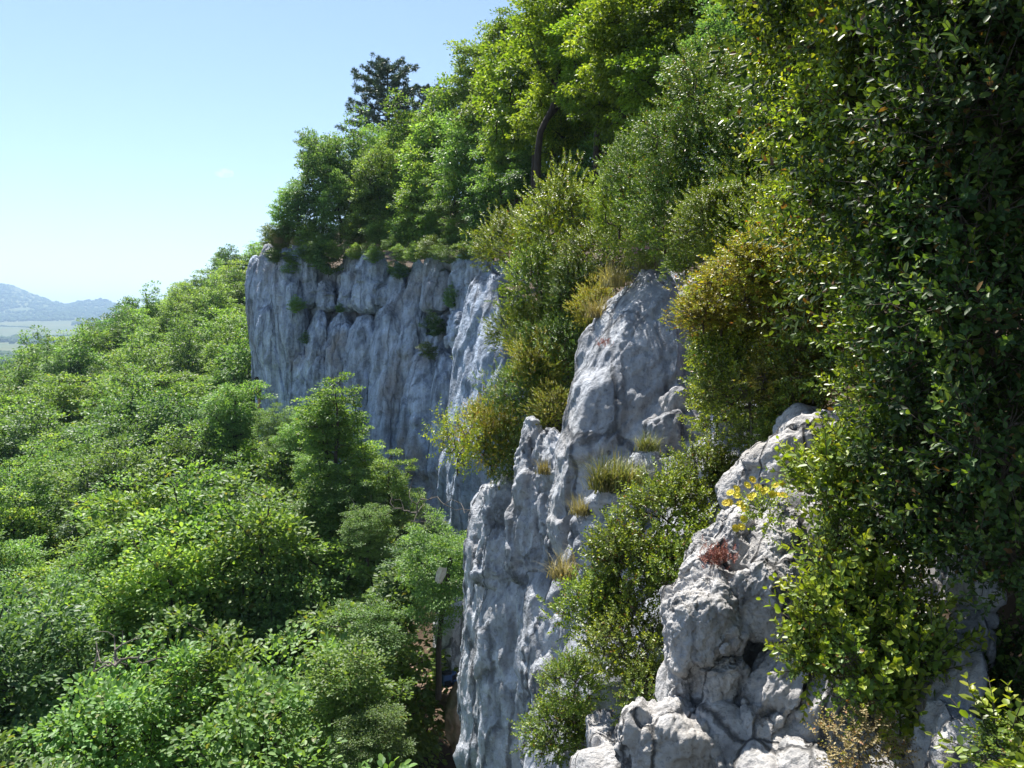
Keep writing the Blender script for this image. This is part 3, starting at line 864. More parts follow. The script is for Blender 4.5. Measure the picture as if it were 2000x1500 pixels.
# ------------------------------------------------------------------ trees on the hill above the cliff
top = [
    (625, 345, 66, 43.5, 'far', 2, 1.25, 'dark green tree at the outer end of the cliff top'),
    (695, 320, 66, 44, 'far', 0, 1.2, 'slender tree behind the cliff top, just under the pine'),
    (585, 385, 40, 43, 'far', 2, 1.0, 'small dark tree leaning out at the end of the cliff top'),
    (745, 350, 72, 42, 'near', 0, 1.2, 'greyish green tree above the middle of the far cliff'),
    (800, 285, 72, 44, 'near', 1, 1.2, 'bright green tree right of the pine foot'),
    (868, 240, 84, 42, 'near', 1, 1.1, 'light green tree crown on the skyline between pine and tall oaks'),
    (830, 370, 70, 39, 'near', 1, 1.0, 'yellow-green tree above the far cliff with sunlit front'),
    (920, 300, 95, 36, 'near', 0, 1.1, 'broad green tree above the right half of the far cliff'),
    (960, 400, 80, 33, 'near', 3, 1.0, 'shaded deep green tree at the cliff edge under the oaks'),
    (1040, 170, 140, 27, 'oak', 0, 1.15, 'tall oak with curved dark trunk on the skyline'),
    (1120, 40, 120, 26, 'oak', 1, 1.0, 'oak whose crown reaches out of the top of the view'),
    (1060, 330, 90, 29, 'near', 3, 1.0, 'dark understorey tree between the oak trunks'),
    (1150, 250, 110, 24, 'oak', 1, 1.2, 'backlit oak behind the box bushes, leaves glowing'),
    (1230, 110, 140, 19, 'oak', 0, 1.1, 'big-leaved oak with bright lit leaves above the box thicket'),
    (1370, 60, 150, 17, 'oak', 1, 1.1, 'oak with glowing yellow-green leaves next to the dark thicket'),
    (1290, 260, 100, 19, 'oak', 0, 1.0, 'low oak branch mass behind the olive bush'),
    (1480, 30, 140, 14, 'oak', 0, 1.0, 'oak partly hidden behind the dark box thicket'),
    (1190, -10, 150, 24, 'oak', 0, 1.0, 'high oak crown above the skyline trees'),
    (1330, -80, 150, 20, 'oak', 1, 1.0, 'upper oak crown over the slope'),
    (1180, 330, 90, 22, 'near', 3, 1.0, 'shaded tree in the dark gap behind the bushes'),
    (1010, 250, 80, 31, 'near', 1, 1.2, 'leafy green tree left of the curved oak trunk'),
    (560, 400, 40, 44, 'near', 1, 1.0, 'small bright tree at the outer end of the hill wood'),
    (610, 300, 44, 46, 'near', 0, 1.1, 'upper tree at the left end of the hill wood'),
    (840, 300, 80, 41, 'near', 1, 1.0, 'bright tree in the middle of the hill wood'),
    (720, 380, 60, 42, 'near', 1, 0.9, 'fresh green tree above the rounded pillar'),
    (930, 140, 70, 40, 'near', 1, 1.0, 'light crown on the skyline left of the tall oak'),
    (1000, 90, 90, 32, 'oak', 0, 1.0, 'oak crown at the skyline with ragged outline'),
    (1080, 230, 100, 24, 'oak', 1, 1.0, 'oak crown covering the fork of the bent trunk'),
    (1200, 200, 110, 20, 'oak', 0, 1.0, 'oak crown in front of the straight trunks'),
    (660, 385, 62, 42.5, 'near', 2, 1.0, 'green tree filling the gap behind the cliff-top shrubs'),
    (780, 400, 66, 41, 'near', 0, 0.9, 'low round tree behind the shrubs of the cliff top'),
    (890, 380, 72, 37, 'near', 2, 1.0, 'leafy tree above the right pillars of the far cliff'),
    (655, 305, 46, 45, 'near', 0, 1.1, 'upper tree between the dark end tree and the pine'),
    (750, 300, 62, 46, 'near', 0, 1.0, 'tree crown just below the pine'),
    (960, 215, 84, 36, 'near', 1, 1.0, 'light green crown left of the tall oak'),
    (1000, 330, 90, 32, 'near', 2, 1.0, 'mid green tree below the tall oak'),
    (1110, 390, 90, 25, 'near', 3, 0.9, 'shaded tree at the foot of the oaks'),
    (1240, 300, 100, 21, 'near', 3, 1.1, 'dark tree closing the gap between oaks and olive bush'),
    (1420, 150, 130, 13, 'near', 3, 1.0, 'dark tree behind the large olive bush'),
    (1130, 150, 120, 25, 'oak', 1, 1.1, 'oak crown with light and dark clumps beside the tall oak'),
    (1300, 180, 120, 17, 'oak', 1, 1.0, 'oak crown hanging above the olive bush'),
]
for (u, v, r, Y, kd, i, sq, lab) in top:
    kk = {'far': far_kinds, 'near': near_kinds, 'oak': oak_kinds}[kd][i]
    tree_px(kk, u, v, r, Y, lab, 'oak_tree' if kd == 'oak' else 'broadleaf_tree', squash=sq)

# bare dark oak trunks seen under the crowns
def trunk_tree(label, path, r0, Y):
    pts = np.array([at(u, v, Y) for (u, v) in path])
    c = pts[0]
    tt = np.linspace(0, 1, 14)
    ti = np.linspace(0, 1, len(pts))
    pp = np.stack([np.interp(tt, ti, pts[:, k]) for k in range(3)], 1) - c
    segs = [(pp, np.linspace(r0, r0 * 0.45, 14))]
    for j, sgn in ((6, 1), (9, -1), (11, 1)):
        b = pp[j]
        segs.append((np.array([b, b + np.array([0.45 * sgn, 0.1, 0.5]), b + np.array([0.8 * sgn, 0.1, 1.4])]), np.array([r0 * 0.5, r0 * 0.35, r0 * 0.18])))
    t = thing('oak_tree', label, 'tree', c)
    v_, f_ = tubes(segs, 8)
    obj('trunk', make_mesh('trunk', v_, f_, M['bark']), t)
    top_ = pp[-1]
    o = obj('crown', oak_kinds[1]['crown'], t)
    o.location = [top_[0], top_[1], top_[2] - 2.2]
    o.scale = (0.55, 0.55, 0.55)
    return t
trunk_tree('oak with a bent dark trunk forking below its crown', [(1048, 420), (1050, 300), (1056, 255), (1085, 200), (1092, 130), (1110, 60)], 0.115, 22.5)
trunk_tree('straight dark oak trunk in the shade beside the bent one', [(1165, 400), (1166, 300), (1170, 200), (1185, 120)], 0.13, 21)
trunk_tree('thin straight dark trunk behind the olive box bush', [(1270, 330), (1272, 240), (1268, 150), (1278, 80)], 0.11, 18)
trunk_tree('dark slanting trunk deep in the shade of the oaks', [(1195, 380), (1200, 290), (1190, 200), (1180, 130)], 0.07, 22)

# ------------------------------------------------------------------ pine on the skyline
def pine_kind(seed, H, R):
    rng = np.random.default_rng(seed)
    trunk = [(np.column_stack([0.05 * np.sin(np.linspace(0, 4, 12)), np.zeros(12), np.linspace(0, H, 12)]), np.linspace(0.22, 0.03, 12))]
    segs, tips = [], []
    for z in np.arange(0.36 * H, 0.98 * H, 0.043 * H):
        t = (z / H - 0.36) / 0.64
        reach = R * math.sqrt(max(0.12, 1 - (t - 0.33) ** 2 / 0.5))
        for a in rng.uniform(0, 6.28) + np.arange(5) * 1.257 + rng.normal(0, 0.25, 5):
            L = reach * rng.uniform(0.62, 1.12)
            dirv = np.array([math.cos(a), math.sin(a), 0])
            p = np.array([[0, 0, z], [0, 0, z + 0.02 * H], [0, 0, z + 0.06 * H]]) + np.array([[0.0], [0.55], [1.0]]) * L * dirv
            segs.append((p, np.array([0.05, 0.03, 0.012])))
            for s in (0.35, 0.5, 0.62, 0.74, 0.86, 0.95, 1.0):
                for q in range(2):
                    b = dirv * L * s + np.array([0, 0, z + 0.06 * H * s * s])
                    tips.append(b + rng.normal(0, 0.16, 3) * np.array([1, 1, 0.45]) + np.array([0, 0, 0.08]))
    tips.append(np.array([0, 0, H]))
    tips = np.array(tips)
    n = 36
    o = unit(rng.normal(0, 1, (len(tips), n, 3)) + np.array([0, 0, 0.55]))
    pos = np.repeat(tips[:, None], n, 1) + o * 0.03
    ln = 0.23 * (0.7 + 0.5 * rng.random(len(tips) * n))
    V, Fc = leaves(pos.reshape(-1, 3), o.reshape(-1, 3), rng.normal(0, 1, (len(tips) * n, 3)), ln, 0.034, LEAF4)
    v_, f_ = tubes(trunk + segs, 6)
    return {'wood': make_mesh('trunk', v_, f_, M['bark']), 'crown': make_mesh('crown', V, Fc, M['needle'], smooth=False), 'H': H, 'R': R}
pine = pine_kind(5, 9.5, 2.9)
c = at(757, 128, 56)
plant_tree(pine, 'pine_tree', 'dark blue-green pine standing alone above the skyline trees', 'tree', (c[0], c[1], c[2] - 9.6), 0.4, 1.0)
c = at(846, 172, 60)
plant_tree(pine, 'pine_tree', 'top of a second, smaller pine peeping out behind the skyline trees', 'tree', (c[0], c[1], c[2] - 5.2), 1.4, 0.54)

# ------------------------------------------------------------------ box bushes and other shrubs
def shoots(rng, B, A, L, pairs, leaf, fresh_share):
    """leafy shoots: base B, axis A, length L -> leaf vertices, faces, material index"""
    n = len(B)
    A = unit(A)
    s0 = unit(np.cross(A, unit(rng.normal(0, 1, (n, 3)))))
    s1 = np.cross(A, s0)
    P_, AX, NO, LN, MI = [], [], [], [], []
    fresh = rng.random(n) < fresh_share
    for j in range(pairs):
        t = (j + 0.5) / pairs
        side = s0 if j % 2 == 0 else s1
        for sg in (-1, 1):
            sd = side * sg
            P_.append(B + A * (L * t)[:, None])
            AX.append(sd * (0.85 - 0.3 * t) + A * (0.45 + 0.4 * t) + rng.normal(0, 0.16, (n, 3)))
            NO.append(A * 0.9 - sd * 0.45 + np.array([0, 0, 0.25]) + rng.normal(0, 0.18, (n, 3)))
            LN.append(leaf * (1.0 - 0.38 * t ** 3) * (0.75 + 0.4 * rng.random(n)))
            MI.append(np.where(fresh & (t > 0.45), 1, 0))
    P_, AX, NO, LN, MI = [np.concatenate(a) for a in (P_, AX, NO, LN, MI)]
    V, Fc = leaves(P_, AX, NO, LN, LN * 0.58, LEAF6)
    return V, Fc, np.repeat(MI, 2)

def bush_kind(seed, R, n_cl, n_sh, leaf, mats, fresh=0.35, up=0.45, sh_len=0.11, pairs=7, spread=0.17, squash=1.0, twigs=False):
    rng = np.random.default_rng(seed)
    d = unit(rng.normal(0, 1, (n_cl, 3)) + np.array([0, 0, 0.15]))
    lump = 0.85 + 0.65 * fbm(d * 1.7 + seed * 2.3, 3)
    r = R * lump * (0.45 + 0.55 * rng.random(n_cl) ** 0.45)
    C = d * r[:, None] * np.array([1, 1, squash])
    base = np.array([0, 0, -R * squash])
    stem = [base, base + np.array([0, 0, 0.25 * R]), base + np.array([0.05 * R, 0, 0.6 * R])]
    segs = skeleton(stem, 0.017 * R / 0.45, C * 0.93, rng, 0.0022, 0.10)
    k = n_sh
    B = np.repeat(C, k, 0) + rng.normal(0, spread * R, (n_cl * k, 3))
    o = unit(B / np.array([1, 1, squash]))
    A = o * 0.6 + unit(B - np.repeat(C, k, 0)) * 0.35 + np.array([0, 0, up]) + rng.normal(0, 0.33, B.shape)
    L = sh_len * (0.55 + 0.8 * rng.random(len(B)))
    V, Fc, mi = shoots(rng, B, A, L, pairs, leaf, fresh)
    if twigs:
        Au = unit(A)
        Ck = np.repeat(C, k, 0) * 0.93
        for q in range(len(B)):
            segs.append((np.array([Ck[q], B[q], B[q] + Au[q] * L[q]]), np.array([0.0016, 0.0012, 0.0006])))
    tv, tf = tubes(segs, 4)
    return {'wood': make_mesh('stem', tv, tf, M['box_bark']), 'crown': make_mesh('foliage', V, Fc, [M[m] for m in mats], mi, smooth=False), 'R': R, 'sq': squash}

def bush_px(kind, u, v, rpx, Y, label, name='box_bush', cat='bush', sz=1.0, rot=None, group=None, tilt=0.0):
    s = (0.86 if Y < 6 else 1.04) * rpx / F * Y / kind['R']
    c = at(u, v, Y)
    t = thing(name, label, cat, c, rng.uniform(0, 6.28) if rot is None else rot, (s, s, s * sz), group)
    obj('stem', kind['wood'], t)
    obj('foliage', kind['crown'], t)
    return t

BX = ('leaf_box', 'leaf_box_fresh')
bx_near = [bush_kind(s, 0.18, 24, 9, 0.029, BX, 0.42, 0.45, 0.105, 5, 0.22, 1.0, True) for s in (51, 52, 53)]
bx_shaded = [bush_kind(s, 0.18, 24, 9, 0.029, ('leaf_box_shaded', 'leaf_box_mid'), 0.34, 0.45, 0.105, 5, 0.22, 1.0, True) for s in (57, 58, 59)]
bx_m2 = [bush_kind(s, 0.32, 44, 13, 0.031, BX, 0.45, 0.45, 0.12, 6, 0.17, 1.0, True) for s in (54, 55)]
bx_g2 = [bush_kind(56, 0.36, 48, 13, 0.032, ('leaf_gold', 'leaf_box_fresh'), 0.4, 0.4, 0.12, 6, 0.17, 1.0, True)]
bx_mid = [bush_kind(s, 0.80, 80, 18, 0.038, ('leaf_box', 'leaf_box_fresh'), 0.30, 0.4, 0.15, 8, 0.13) for s in (61, 62)]
bx_gold = [bush_kind(s, 0.80, 80, 16, 0.039, ('leaf_gold', 'leaf_box_fresh'), 0.25, 0.4, 0.15, 8, 0.13) for s in (63,)]
bx_olive = [bush_kind(s, 0.90, 90, 16, 0.043, ('leaf_olive', 'leaf_box'), 0.35, 0.4, 0.17, 7, 0.13) for s in (65,)]
bx_bank = bush_kind(68, 0.80, 80, 14, 0.037, ('leaf_box_shaded', 'leaf_box_mid'), 0.2, 0.4, 0.15, 7, 0.13)
bx_dry = bush_kind(66, 0.14, 26, 9, 0.013, ('leaf_dry', 'leaf_gold'), 0.15, 0.6, 0.06, 6, 0.2)
sapling = bush_kind(67, 0.7, 40, 7, 0.065, ('leaf_box_fresh', 'leaf_wood2'), 0.5, 0.5, 0.25, 4, 0.14)

def sprig_mesh(seed, mats, pairs=7, L=0.10, leaf=0.022):
    rg = np.random.default_rng(seed)
    ax = np.array([[0.15, 0.0, 1.0]])
    V, Fc, mi = shoots(rg, np.zeros((1, 3)), ax, np.array([L]), pairs, leaf, 1.0)
    tip = unit(ax)[0] * L
    tv, tf = tubes([(np.array([[0, 0, -0.02], tip * 0.5, tip]), np.array([0.0014, 0.0011, 0.0006]))], 4)
    return make_mesh('sprig', np.concatenate([V, tv]), [Fc, tf + len(V)], [M[m] for m in mats] + [M['box_bark']], np.concatenate([mi, np.full(len(tf), 2)]), smooth=False)
sprigs = [sprig_mesh(k, BX, 5 + k % 3, 0.10 + 0.012 * k, 0.028) for k in range(4)]
shaded_sprigs = [sprig_mesh(9 + k, ('leaf_box_shaded', 'leaf_box_mid'), 5 + k % 3, 0.10 + 0.012 * k, 0.028) for k in range(4)]
def add_sprigs(t, kind, n, seed, sprigs=sprigs):
    """single leafy shoots that stand out of the bush"""
    rg = np.random.default_rng(seed)
    s_ = t.scale[0]
    for k in range(n):
        d = unit(rg.normal(0, 1, 3) + np.array([-0.25, -0.55, 0.35]))
        # the bush itself is turned about z
        a = -t.rotation_euler[2]
        dl = np.array([d[0] * math.cos(a) - d[1] * math.sin(a), d[0] * math.sin(a) + d[1] * math.cos(a), d[2]])
        o = obj('sprig', sprigs[k % 4], t)
        o.location = [float(q) for q in dl * kind['R'] * rg.uniform(0.72, 1.02)]
        ax = Vector([float(q) for q in unit(dl * 0.8 + np.array([0, 0, 0.55]) + rg.normal(0, 0.25, 3))])
        o.rotation_euler = ax.to_track_quat('Z', 'Y').to_euler()
        q = float(rg.uniform(0.85, 1.2) / s_)
        o.scale = (q, q, q)

dark = 'shaded dark green box bush in the thicket on the right bank'
bushes = [
    # kind, u, v, r, Y, sz, label
    # behind the spire
    (bx_mid[0], 1010, 470, 70, 14.0, 1.0, 'dense green box bush on the cliff edge above the leaning slab'),
    (bx_mid[1], 1100, 440, 95, 13.0, 1.0, 'green box bush with dark gaps behind the spire'),
    (bx_mid[0], 1060, 560, 85, 12.5, 1.1, 'green box bush hanging over the edge left of the spire top'),
    (bx_mid[1], 1180, 500, 80, 11.8, 1.0, 'box bush with lit tips right behind the spire'),
    (bx_olive[0], 1090, 690, 70, 11.3, 1.2, 'olive brown box bush on the left flank of the spire'),
    (bx_olive[0], 1010, 770, 62, 11.4, 1.1, 'olive yellow bush above the rock horn'),
    (bx_gold[0], 1050, 720, 60, 11.2, 1.1, 'golden box bush in the notch left of the spire'),
    (bx_gold[0], 1160, 600, 46, 10.8, 1.1, 'yellowish dry box bush tucked against the spire shoulder'),
    (bx_gold[0], 960, 850, 70, 11.5, 1.1, 'golden green box bush at the lip of the near rock wall'),
    (sapling, 893, 862, 50, 11.0, 1.3, 'bright light green sapling with broad leaves at the lip of the near wall'),
    (bx_olive[0], 1000, 880, 55, 11.3, 1.0, 'olive bush growing out of the near wall below the horn'),
    # upper right, olive
    (bx_olive[0], 1410, 210, 120, 7.5, 1.0, 'large olive brown box bush below the oaks'),
    (bx_olive[0], 1330, 310, 95, 7.3, 1.1, 'olive box bush with orange tips beside the dark gap'),
    (bx_olive[0], 1470, 330, 110, 6.8, 1.0, 'olive box bush between golden and dark thickets'),
    (bx_olive[0], 1300, 410, 80, 7.4, 1.0, 'olive box bush above the pink flowers'),
    (bx_mid[1], 1210, 390, 60, 9.5, 1.2, 'fresh green shrub in the dark gap behind the spire top'),
    (bx_mid[0], 1390, 440, 85, 6.4, 0.9, 'green box bush above the golden bush'),
    (bx_mid[0], 1250, 450, 62, 9.8, 1.0, 'dark green box bush behind the pink flowers'),
    (bx_olive[0], 1400, 330, 100, 7.2, 1.0, 'dense olive box bush in the middle of the olive group'),
    (bx_mid[1], 1490, 450, 90, 6.0, 1.0, 'dark green box bush above the golden bush, next to the thicket'),
    (bx_olive[0], 1500, 230, 100, 6.6, 1.0, 'pale olive box bush beside the lit thicket tips'),
    (bx_mid[0], 1340, 500, 56, 7.8, 0.9, 'green box bush right of the spire top'),
    (bx_mid[1], 1130, 620, 60, 12.0, 1.0, 'green box bush in the shade left of the spire'),
    (bx_mid[0], 1010, 640, 50, 13.2, 1.2, 'green box bush hanging beside the leaning slab'),
    (bx_olive[0], 1120, 560, 60, 11.6, 1.0, 'olive bush between the green bushes left of the spire'),
    (bx_mid[0], 1050, 650, 62, 12.2, 1.1, 'dark green box bush below the cliff-edge bushes'),
    (bx_gold[0], 1075, 800, 48, 10.6, 1.0, 'golden box bush in the notch beside the rock horn'),
    (bx_olive[0], 1250, 330, 70, 9.0, 1.0, 'olive bush in front of the thin straight trunk'),
    (bx_olive[0], 1390, 400, 80, 7.0, 0.9, 'olive box bush low in the olive group'),
    (bx_mid[1], 1440, 420, 80, 6.4, 0.9, 'green box bush between olive and golden bushes'),
    (bx_mid[0], 1280, 480, 46, 8.8, 0.9, 'small dark box bush close behind the spire top'),
    # golden
    (bx_g2[0], 1500, 560, 135, 4.9, 0.85, 'big golden orange box bush right of the spire'),
    (bx_g2[0], 1410, 600, 90, 5.1, 0.8, 'golden box bush with a twig reaching over the spire face'),
    (bx_g2[0], 1585, 620, 110, 4.6, 1.0, 'golden green box bush against the dark thicket'),
    (bx_g2[0], 1590, 540, 100, 4.5, 0.9, 'golden box bush touching the lit edge of the thicket'),
    (bx_g2[0], 1540, 480, 80, 4.9, 0.9, 'upper golden box bush with pale tips'),
    (bx_m2[1], 1590, 720, 80, 4.4, 1.0, 'dark green box bush below the golden bush'),
    (bx_m2[1], 1470, 850, 52, 5.3, 0.9, 'small shaded box bush between the pointed rock and the flower slab'),
    (bx_m2[0], 1520, 830, 60, 4.7, 0.8, 'low shaded box bush behind the flower slab'),
    (bx_m2[1], 1440, 680, 80, 5.2, 1.0, 'deep green box bush under the golden twigs'),
    (bx_g2[0], 1455, 530, 85, 4.7, 0.8, 'foremost golden orange box bush with sunlit top'),
    (bx_g2[0], 1375, 615, 62, 4.9, 0.7, 'low golden box twigs in front of the spire'),
    (bx_m2[0], 1400, 700, 70, 5.3, 1.0, 'vivid green box bush beside the right edge of the spire'),
    (bx_m2[1], 1470, 760, 105, 4.9, 1.0, 'dark green box bush above the flower slab'),
    (bx_g2[0], 1545, 740, 95, 4.6, 1.0, 'golden green box bush hanging over the flower slab'),
    (bx_m2[0], 1570, 800, 70, 4.6, 0.9, 'shaded box bush at the back of the flower slab'),
    (bx_m2[1], 1400, 800, 60, 5.6, 1.0, 'green box bush above the small pointed rock'),
    # middle bush between buttress and outcrop
    (bx_m2[0], 1370, 930, 80, 5.2, 1.0, 'yellow-green box bush at the top of the central gully'),
    (bx_m2[1], 1300, 1010, 95, 5.0, 1.0, 'large light green box bush in the central gully'),
    (bx_m2[0], 1230, 1110, 105, 4.8, 1.0, 'light green box bush in front of the stepped blocks'),
    (bx_m2[1], 1330, 1130, 85, 4.6, 1.2, 'green box bush along the left side of the boulders'),
    (bx_m2[0], 1150, 1190, 85, 4.8, 1.0, 'box bush reaching left across the near rock wall'),
    (bx_m2[1], 1230, 1260, 95, 4.5, 1.0, 'dark green box bush below the central gully'),
    (bx_m2[0], 1260, 1350, 70, 4.2, 1.0, 'box bush beside the smooth lower boulder'),
    (bx_m2[1], 1120, 1330, 65, 4.9, 1.0, 'box bush against the pale streak of the near wall'),
    (bx_m2[0], 1090, 1430, 85, 5.0, 0.9, 'feathery olive green bush at the bottom of the near wall'),
    # right foreground, lit
    (bx_near[0], 1640, 950, 80, 2.35, 1.0, 'box bush with bright tips right of the yellow flowers'),
    (bx_near[1], 1655, 1080, 85, 2.25, 1.1, 'sunlit box bush beside the boulder knob'),
    (bx_near[2], 1640, 1200, 85, 2.2, 1.0, 'bright green box bush with long fresh shoots beside the boulders'),
    (bx_near[0], 1730, 1180, 95, 2.2, 1.1, 'box bush between the boulders and the crest rock'),
    (bx_near[1], 1700, 1310, 95, 2.1, 1.0, 'lower sunlit box bush above the dry bush'),
    (bx_near[2], 1790, 1280, 70, 2.05, 1.1, 'box bush touching the crest rock'),
    (bx_near[0], 1575, 930, 34, 2.5, 0.8, 'small box sprig cluster over the flower slab'),
    (bx_dry, 1680, 1450, 95, 1.95, 0.8, 'dry straw-coloured small bush at the foot of the box bushes'),
    (bx_near[2], 1760, 1380, 70, 2.1, 1.0, 'box bush hanging down beside the crest rock'),
    (bx_near[0], 1590, 1280, 60, 2.25, 1.0, 'box bush tips in front of the diagonal rib'),
    (bx_near[1], 1960, 1460, 70, 1.55, 0.7, 'low leafy green plant beside the crest rock'),
]
for k, (kd, u, v, r, Y, sz, lab) in enumerate(bushes):
    t = bush_px(kd, u, v, r, Y, lab, sz=sz)
    if Y < 2.6 and kd in bx_near:
        add_sprigs(t, kd, 34, k)
# upper right thicket
thick = [(1640, 90, 110, 2.9), (1730, 190, 120, 2.5), (1620, 230, 90, 3.0), (1660, 340, 110, 2.8), (1560, 120, 90, 3.6), (1655, 430, 80, 3.0),
         (1850, 60, 160, 2.0), (1950, 200, 160, 1.8), (1830, 280, 140, 2.1), (1740, 60, 120, 2.4), (1760, 400, 130, 2.2), (1900, 420, 150, 1.9), (1725, 500, 90, 2.5),
         (1800, 560, 140, 2.1), (1940, 620, 150, 1.8), (1735, 650, 90, 2.4), (1830, 740, 130, 2.0), (1710, 790, 80, 2.4), (1960, 850, 140, 1.75), (1780, 880, 110, 2.1), (1700, 900, 80, 2.3),
         (1880, 980, 120, 1.95), (1790, 1020, 95, 2.1), (1980, 1060, 120, 1.8), (1930, 1280, 70, 2.2), (1975, 1360, 60, 2.0), (1990, 20, 160, 1.8), (1700, -60, 140, 2.6), (1900, -80, 190, 2.1), (1560, -20, 120, 3.6),
         (1560, 280, 80, 4.0), (1560, 400, 60, 4.2)]
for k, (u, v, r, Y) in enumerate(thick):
    if u < 1745 and v < 1000:  # outer bushes take the brighter leaf for sunlight, inner ones the shade-coloured copy
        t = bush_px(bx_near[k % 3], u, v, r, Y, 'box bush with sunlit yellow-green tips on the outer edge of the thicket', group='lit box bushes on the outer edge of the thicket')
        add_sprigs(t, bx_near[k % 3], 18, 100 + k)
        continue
    where = 'high in the thicket under the added oak limbs' if v < 250 else ('halfway up the shaded thicket' if v < 650 else ('low in the thicket above the crest rock' if v < 1100 else 'on the earth bank beside the crest rock'))
    t = bush_px(bx_shaded[k % 3], u, v, r, Y, 'dark green shaded box bush ' + where, group='dark box bushes ' + where)
    add_sprigs(t, bx_shaded[k % 3], 16, 100 + k, shaded_sprigs)
# canopy of the thicket further up the bank
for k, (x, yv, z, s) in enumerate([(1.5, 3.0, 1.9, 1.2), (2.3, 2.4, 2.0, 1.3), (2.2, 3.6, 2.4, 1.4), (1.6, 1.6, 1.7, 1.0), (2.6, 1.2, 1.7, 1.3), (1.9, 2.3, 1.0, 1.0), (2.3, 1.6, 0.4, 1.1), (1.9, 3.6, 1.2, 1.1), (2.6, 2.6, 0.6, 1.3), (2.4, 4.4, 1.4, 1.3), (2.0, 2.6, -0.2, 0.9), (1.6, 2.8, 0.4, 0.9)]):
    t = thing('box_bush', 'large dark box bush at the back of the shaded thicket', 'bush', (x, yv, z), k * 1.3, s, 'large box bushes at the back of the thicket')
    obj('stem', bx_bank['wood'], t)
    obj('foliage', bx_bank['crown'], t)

# oak added outside the view to cast shade on the thicket
t = thing('oak_tree', 'unseen oak added over the box thicket to shade it', 'tree', (3.4, 3.6, 0.3))
fork = np.array([-0.5, -0.1, 2.6])
limbs = [(np.array([[0, 0, -0.4], [-0.05, 0, 0.8], [-0.3, -0.05, 1.8], fork]), np.array([0.16, 0.14, 0.12, 0.10]))]
for k, (x, yv, z, s_) in enumerate([(1.45, 3.0, 2.8, 0.30), (1.65, 3.8, 3.2, 0.32), (1.9, 2.5, 2.8, 0.34), (2.3, 3.3, 3.2, 0.36), (1.35, 2.3, 2.4, 0.22), (1.6, 4.8, 3.7, 0.32)]):
    e = np.array([x, yv, z]) - np.array([3.4, 3.6, 0.3])
    limbs.append((np.array([fork, (fork + e) / 2 + [0, 0, 0.15], e]), np.array([0.075, 0.05, 0.02])))
    o = obj('crown', oak_kinds[k % 2]['crown'], t)
    o.location = [float(q) for q in e - np.array([0, 0, 4.6 * s_])]
    o.rotation_euler = (0, 0, 0)
    o.scale = (s_, s_, s_ * 0.8)
v_, f_ = tubes(limbs, 8)
obj('trunk', make_mesh('trunk', v_, f_, M['bark']), t)

# shrubs along the far cliff top and in its ledges
sh_kinds = [tree_kind(s, 2.2, 1.1, 0.0, 70, 75, 0.095, LEAF4, m, 0.33, 0, 0.05) for s, m in ((81, 'leaf_wood2'), (82, 'leaf_wood'), (83, 'leaf_wood3'), (84, 'leaf_olive'))]
shrubs = [
    (532, 452, 26, 43.6, 3, 1.0, 'yellowish grassy shrub at the tip of the cliff top'), (560, 446, 30, 43.2, 3, 1.0, 'olive shrub near the tip of the cliff top'),
    (600, 452, 34, 42.6, 0, 0.9, 'light green shrub on the cliff top beside the dark tree'), (570, 520, 24, 42.2, 0, 0.8, 'bright shrub hanging over the left bulge of the cliff'),
    (640, 490, 46, 41.2, 2, 1.1, 'dark leafy shrub hanging in the recess of the cliff'), (615, 485, 34, 41.6, 1, 1.0, 'green shrub at the lip of the recess'),
    (690, 450, 40, 41.0, 0, 0.9, 'bright green shrub above the reddish pillar'), (740, 445, 42, 40.2, 1, 0.9, 'grey green shrub above the big rounded pillar'),
    (790, 440, 46, 39.0, 1, 0.9, 'broad shrub on the cliff top above the narrow pillars'), (845, 440, 46, 37.5, 0, 0.9, 'lit shrub on the cliff top before the dark wood'),
    (900, 455, 44, 35.5, 3, 0.8, 'pale olive shrub overhanging the right part of the cliff'), (945, 470, 34, 33.5, 1, 0.8, 'small shrub where the leaning slab starts'),
    (580, 592, 20, 41.2, 1, 1.0, 'small shrub on a ledge of the left bulge'), (597, 658, 15, 41.0, 2, 1.0, 'tiny dark shrub on the low ledge left'),
    (780, 520, 26, 38.0, 2, 1.0, 'dark shrub in the cleft right of the big pillar'), (665, 600, 14, 40.0, 2, 0.8, 'small dark shrub at the foot of the reddish pillar'),
    (880, 575, 22, 33.6, 2, 1.3, 'dark bush climbing the cleft before the slab'), (848, 630, 30, 34.8, 2, 1.0, 'dark green bush on the big ledge of the cliff'),
    (838, 680, 22, 34.4, 3, 1.0, 'olive bush below the big ledge'), (898, 690, 20, 31.6, 3, 1.0, 'yellow green bush growing at the side of the slab'),
    (870, 525, 18, 36.0, 2, 1.2, 'dark shrub hanging between two upper pillars'),
]
for (u, v, r, Y, i, sq, lab) in shrubs:
    tree_px(sh_kinds[i], u, v, r, Y, lab, 'cliff_shrub', squash=sq)['category'] = 'shrub'
for k, u in enumerate(np.arange(528, 985, 21)):
    for row in range(2):
        Yr = float(wall_Y(u)) + (-1.5 if row == 0 else 1.2)
        vv0 = (482 if row == 0 else 448) + rng.uniform(-8, 8) + (8 if u < 560 else 0)
        tree_px(sh_kinds[(0, 1, 0, 3, 1, 2)[(k + row) % 6] if u > 560 else 3], u + rng.uniform(-9, 9), vv0 + rng.uniform(-6, 14), rng.uniform(16, 30) if row == 0 else rng.uniform(26, 38), Yr, 'low bushy shrub crowding the lip of the far cliff', 'cliff_shrub', squash=0.9, group='shrubs crowding the lip of the far cliff')['category'] = 'shrub'
print('plants done')

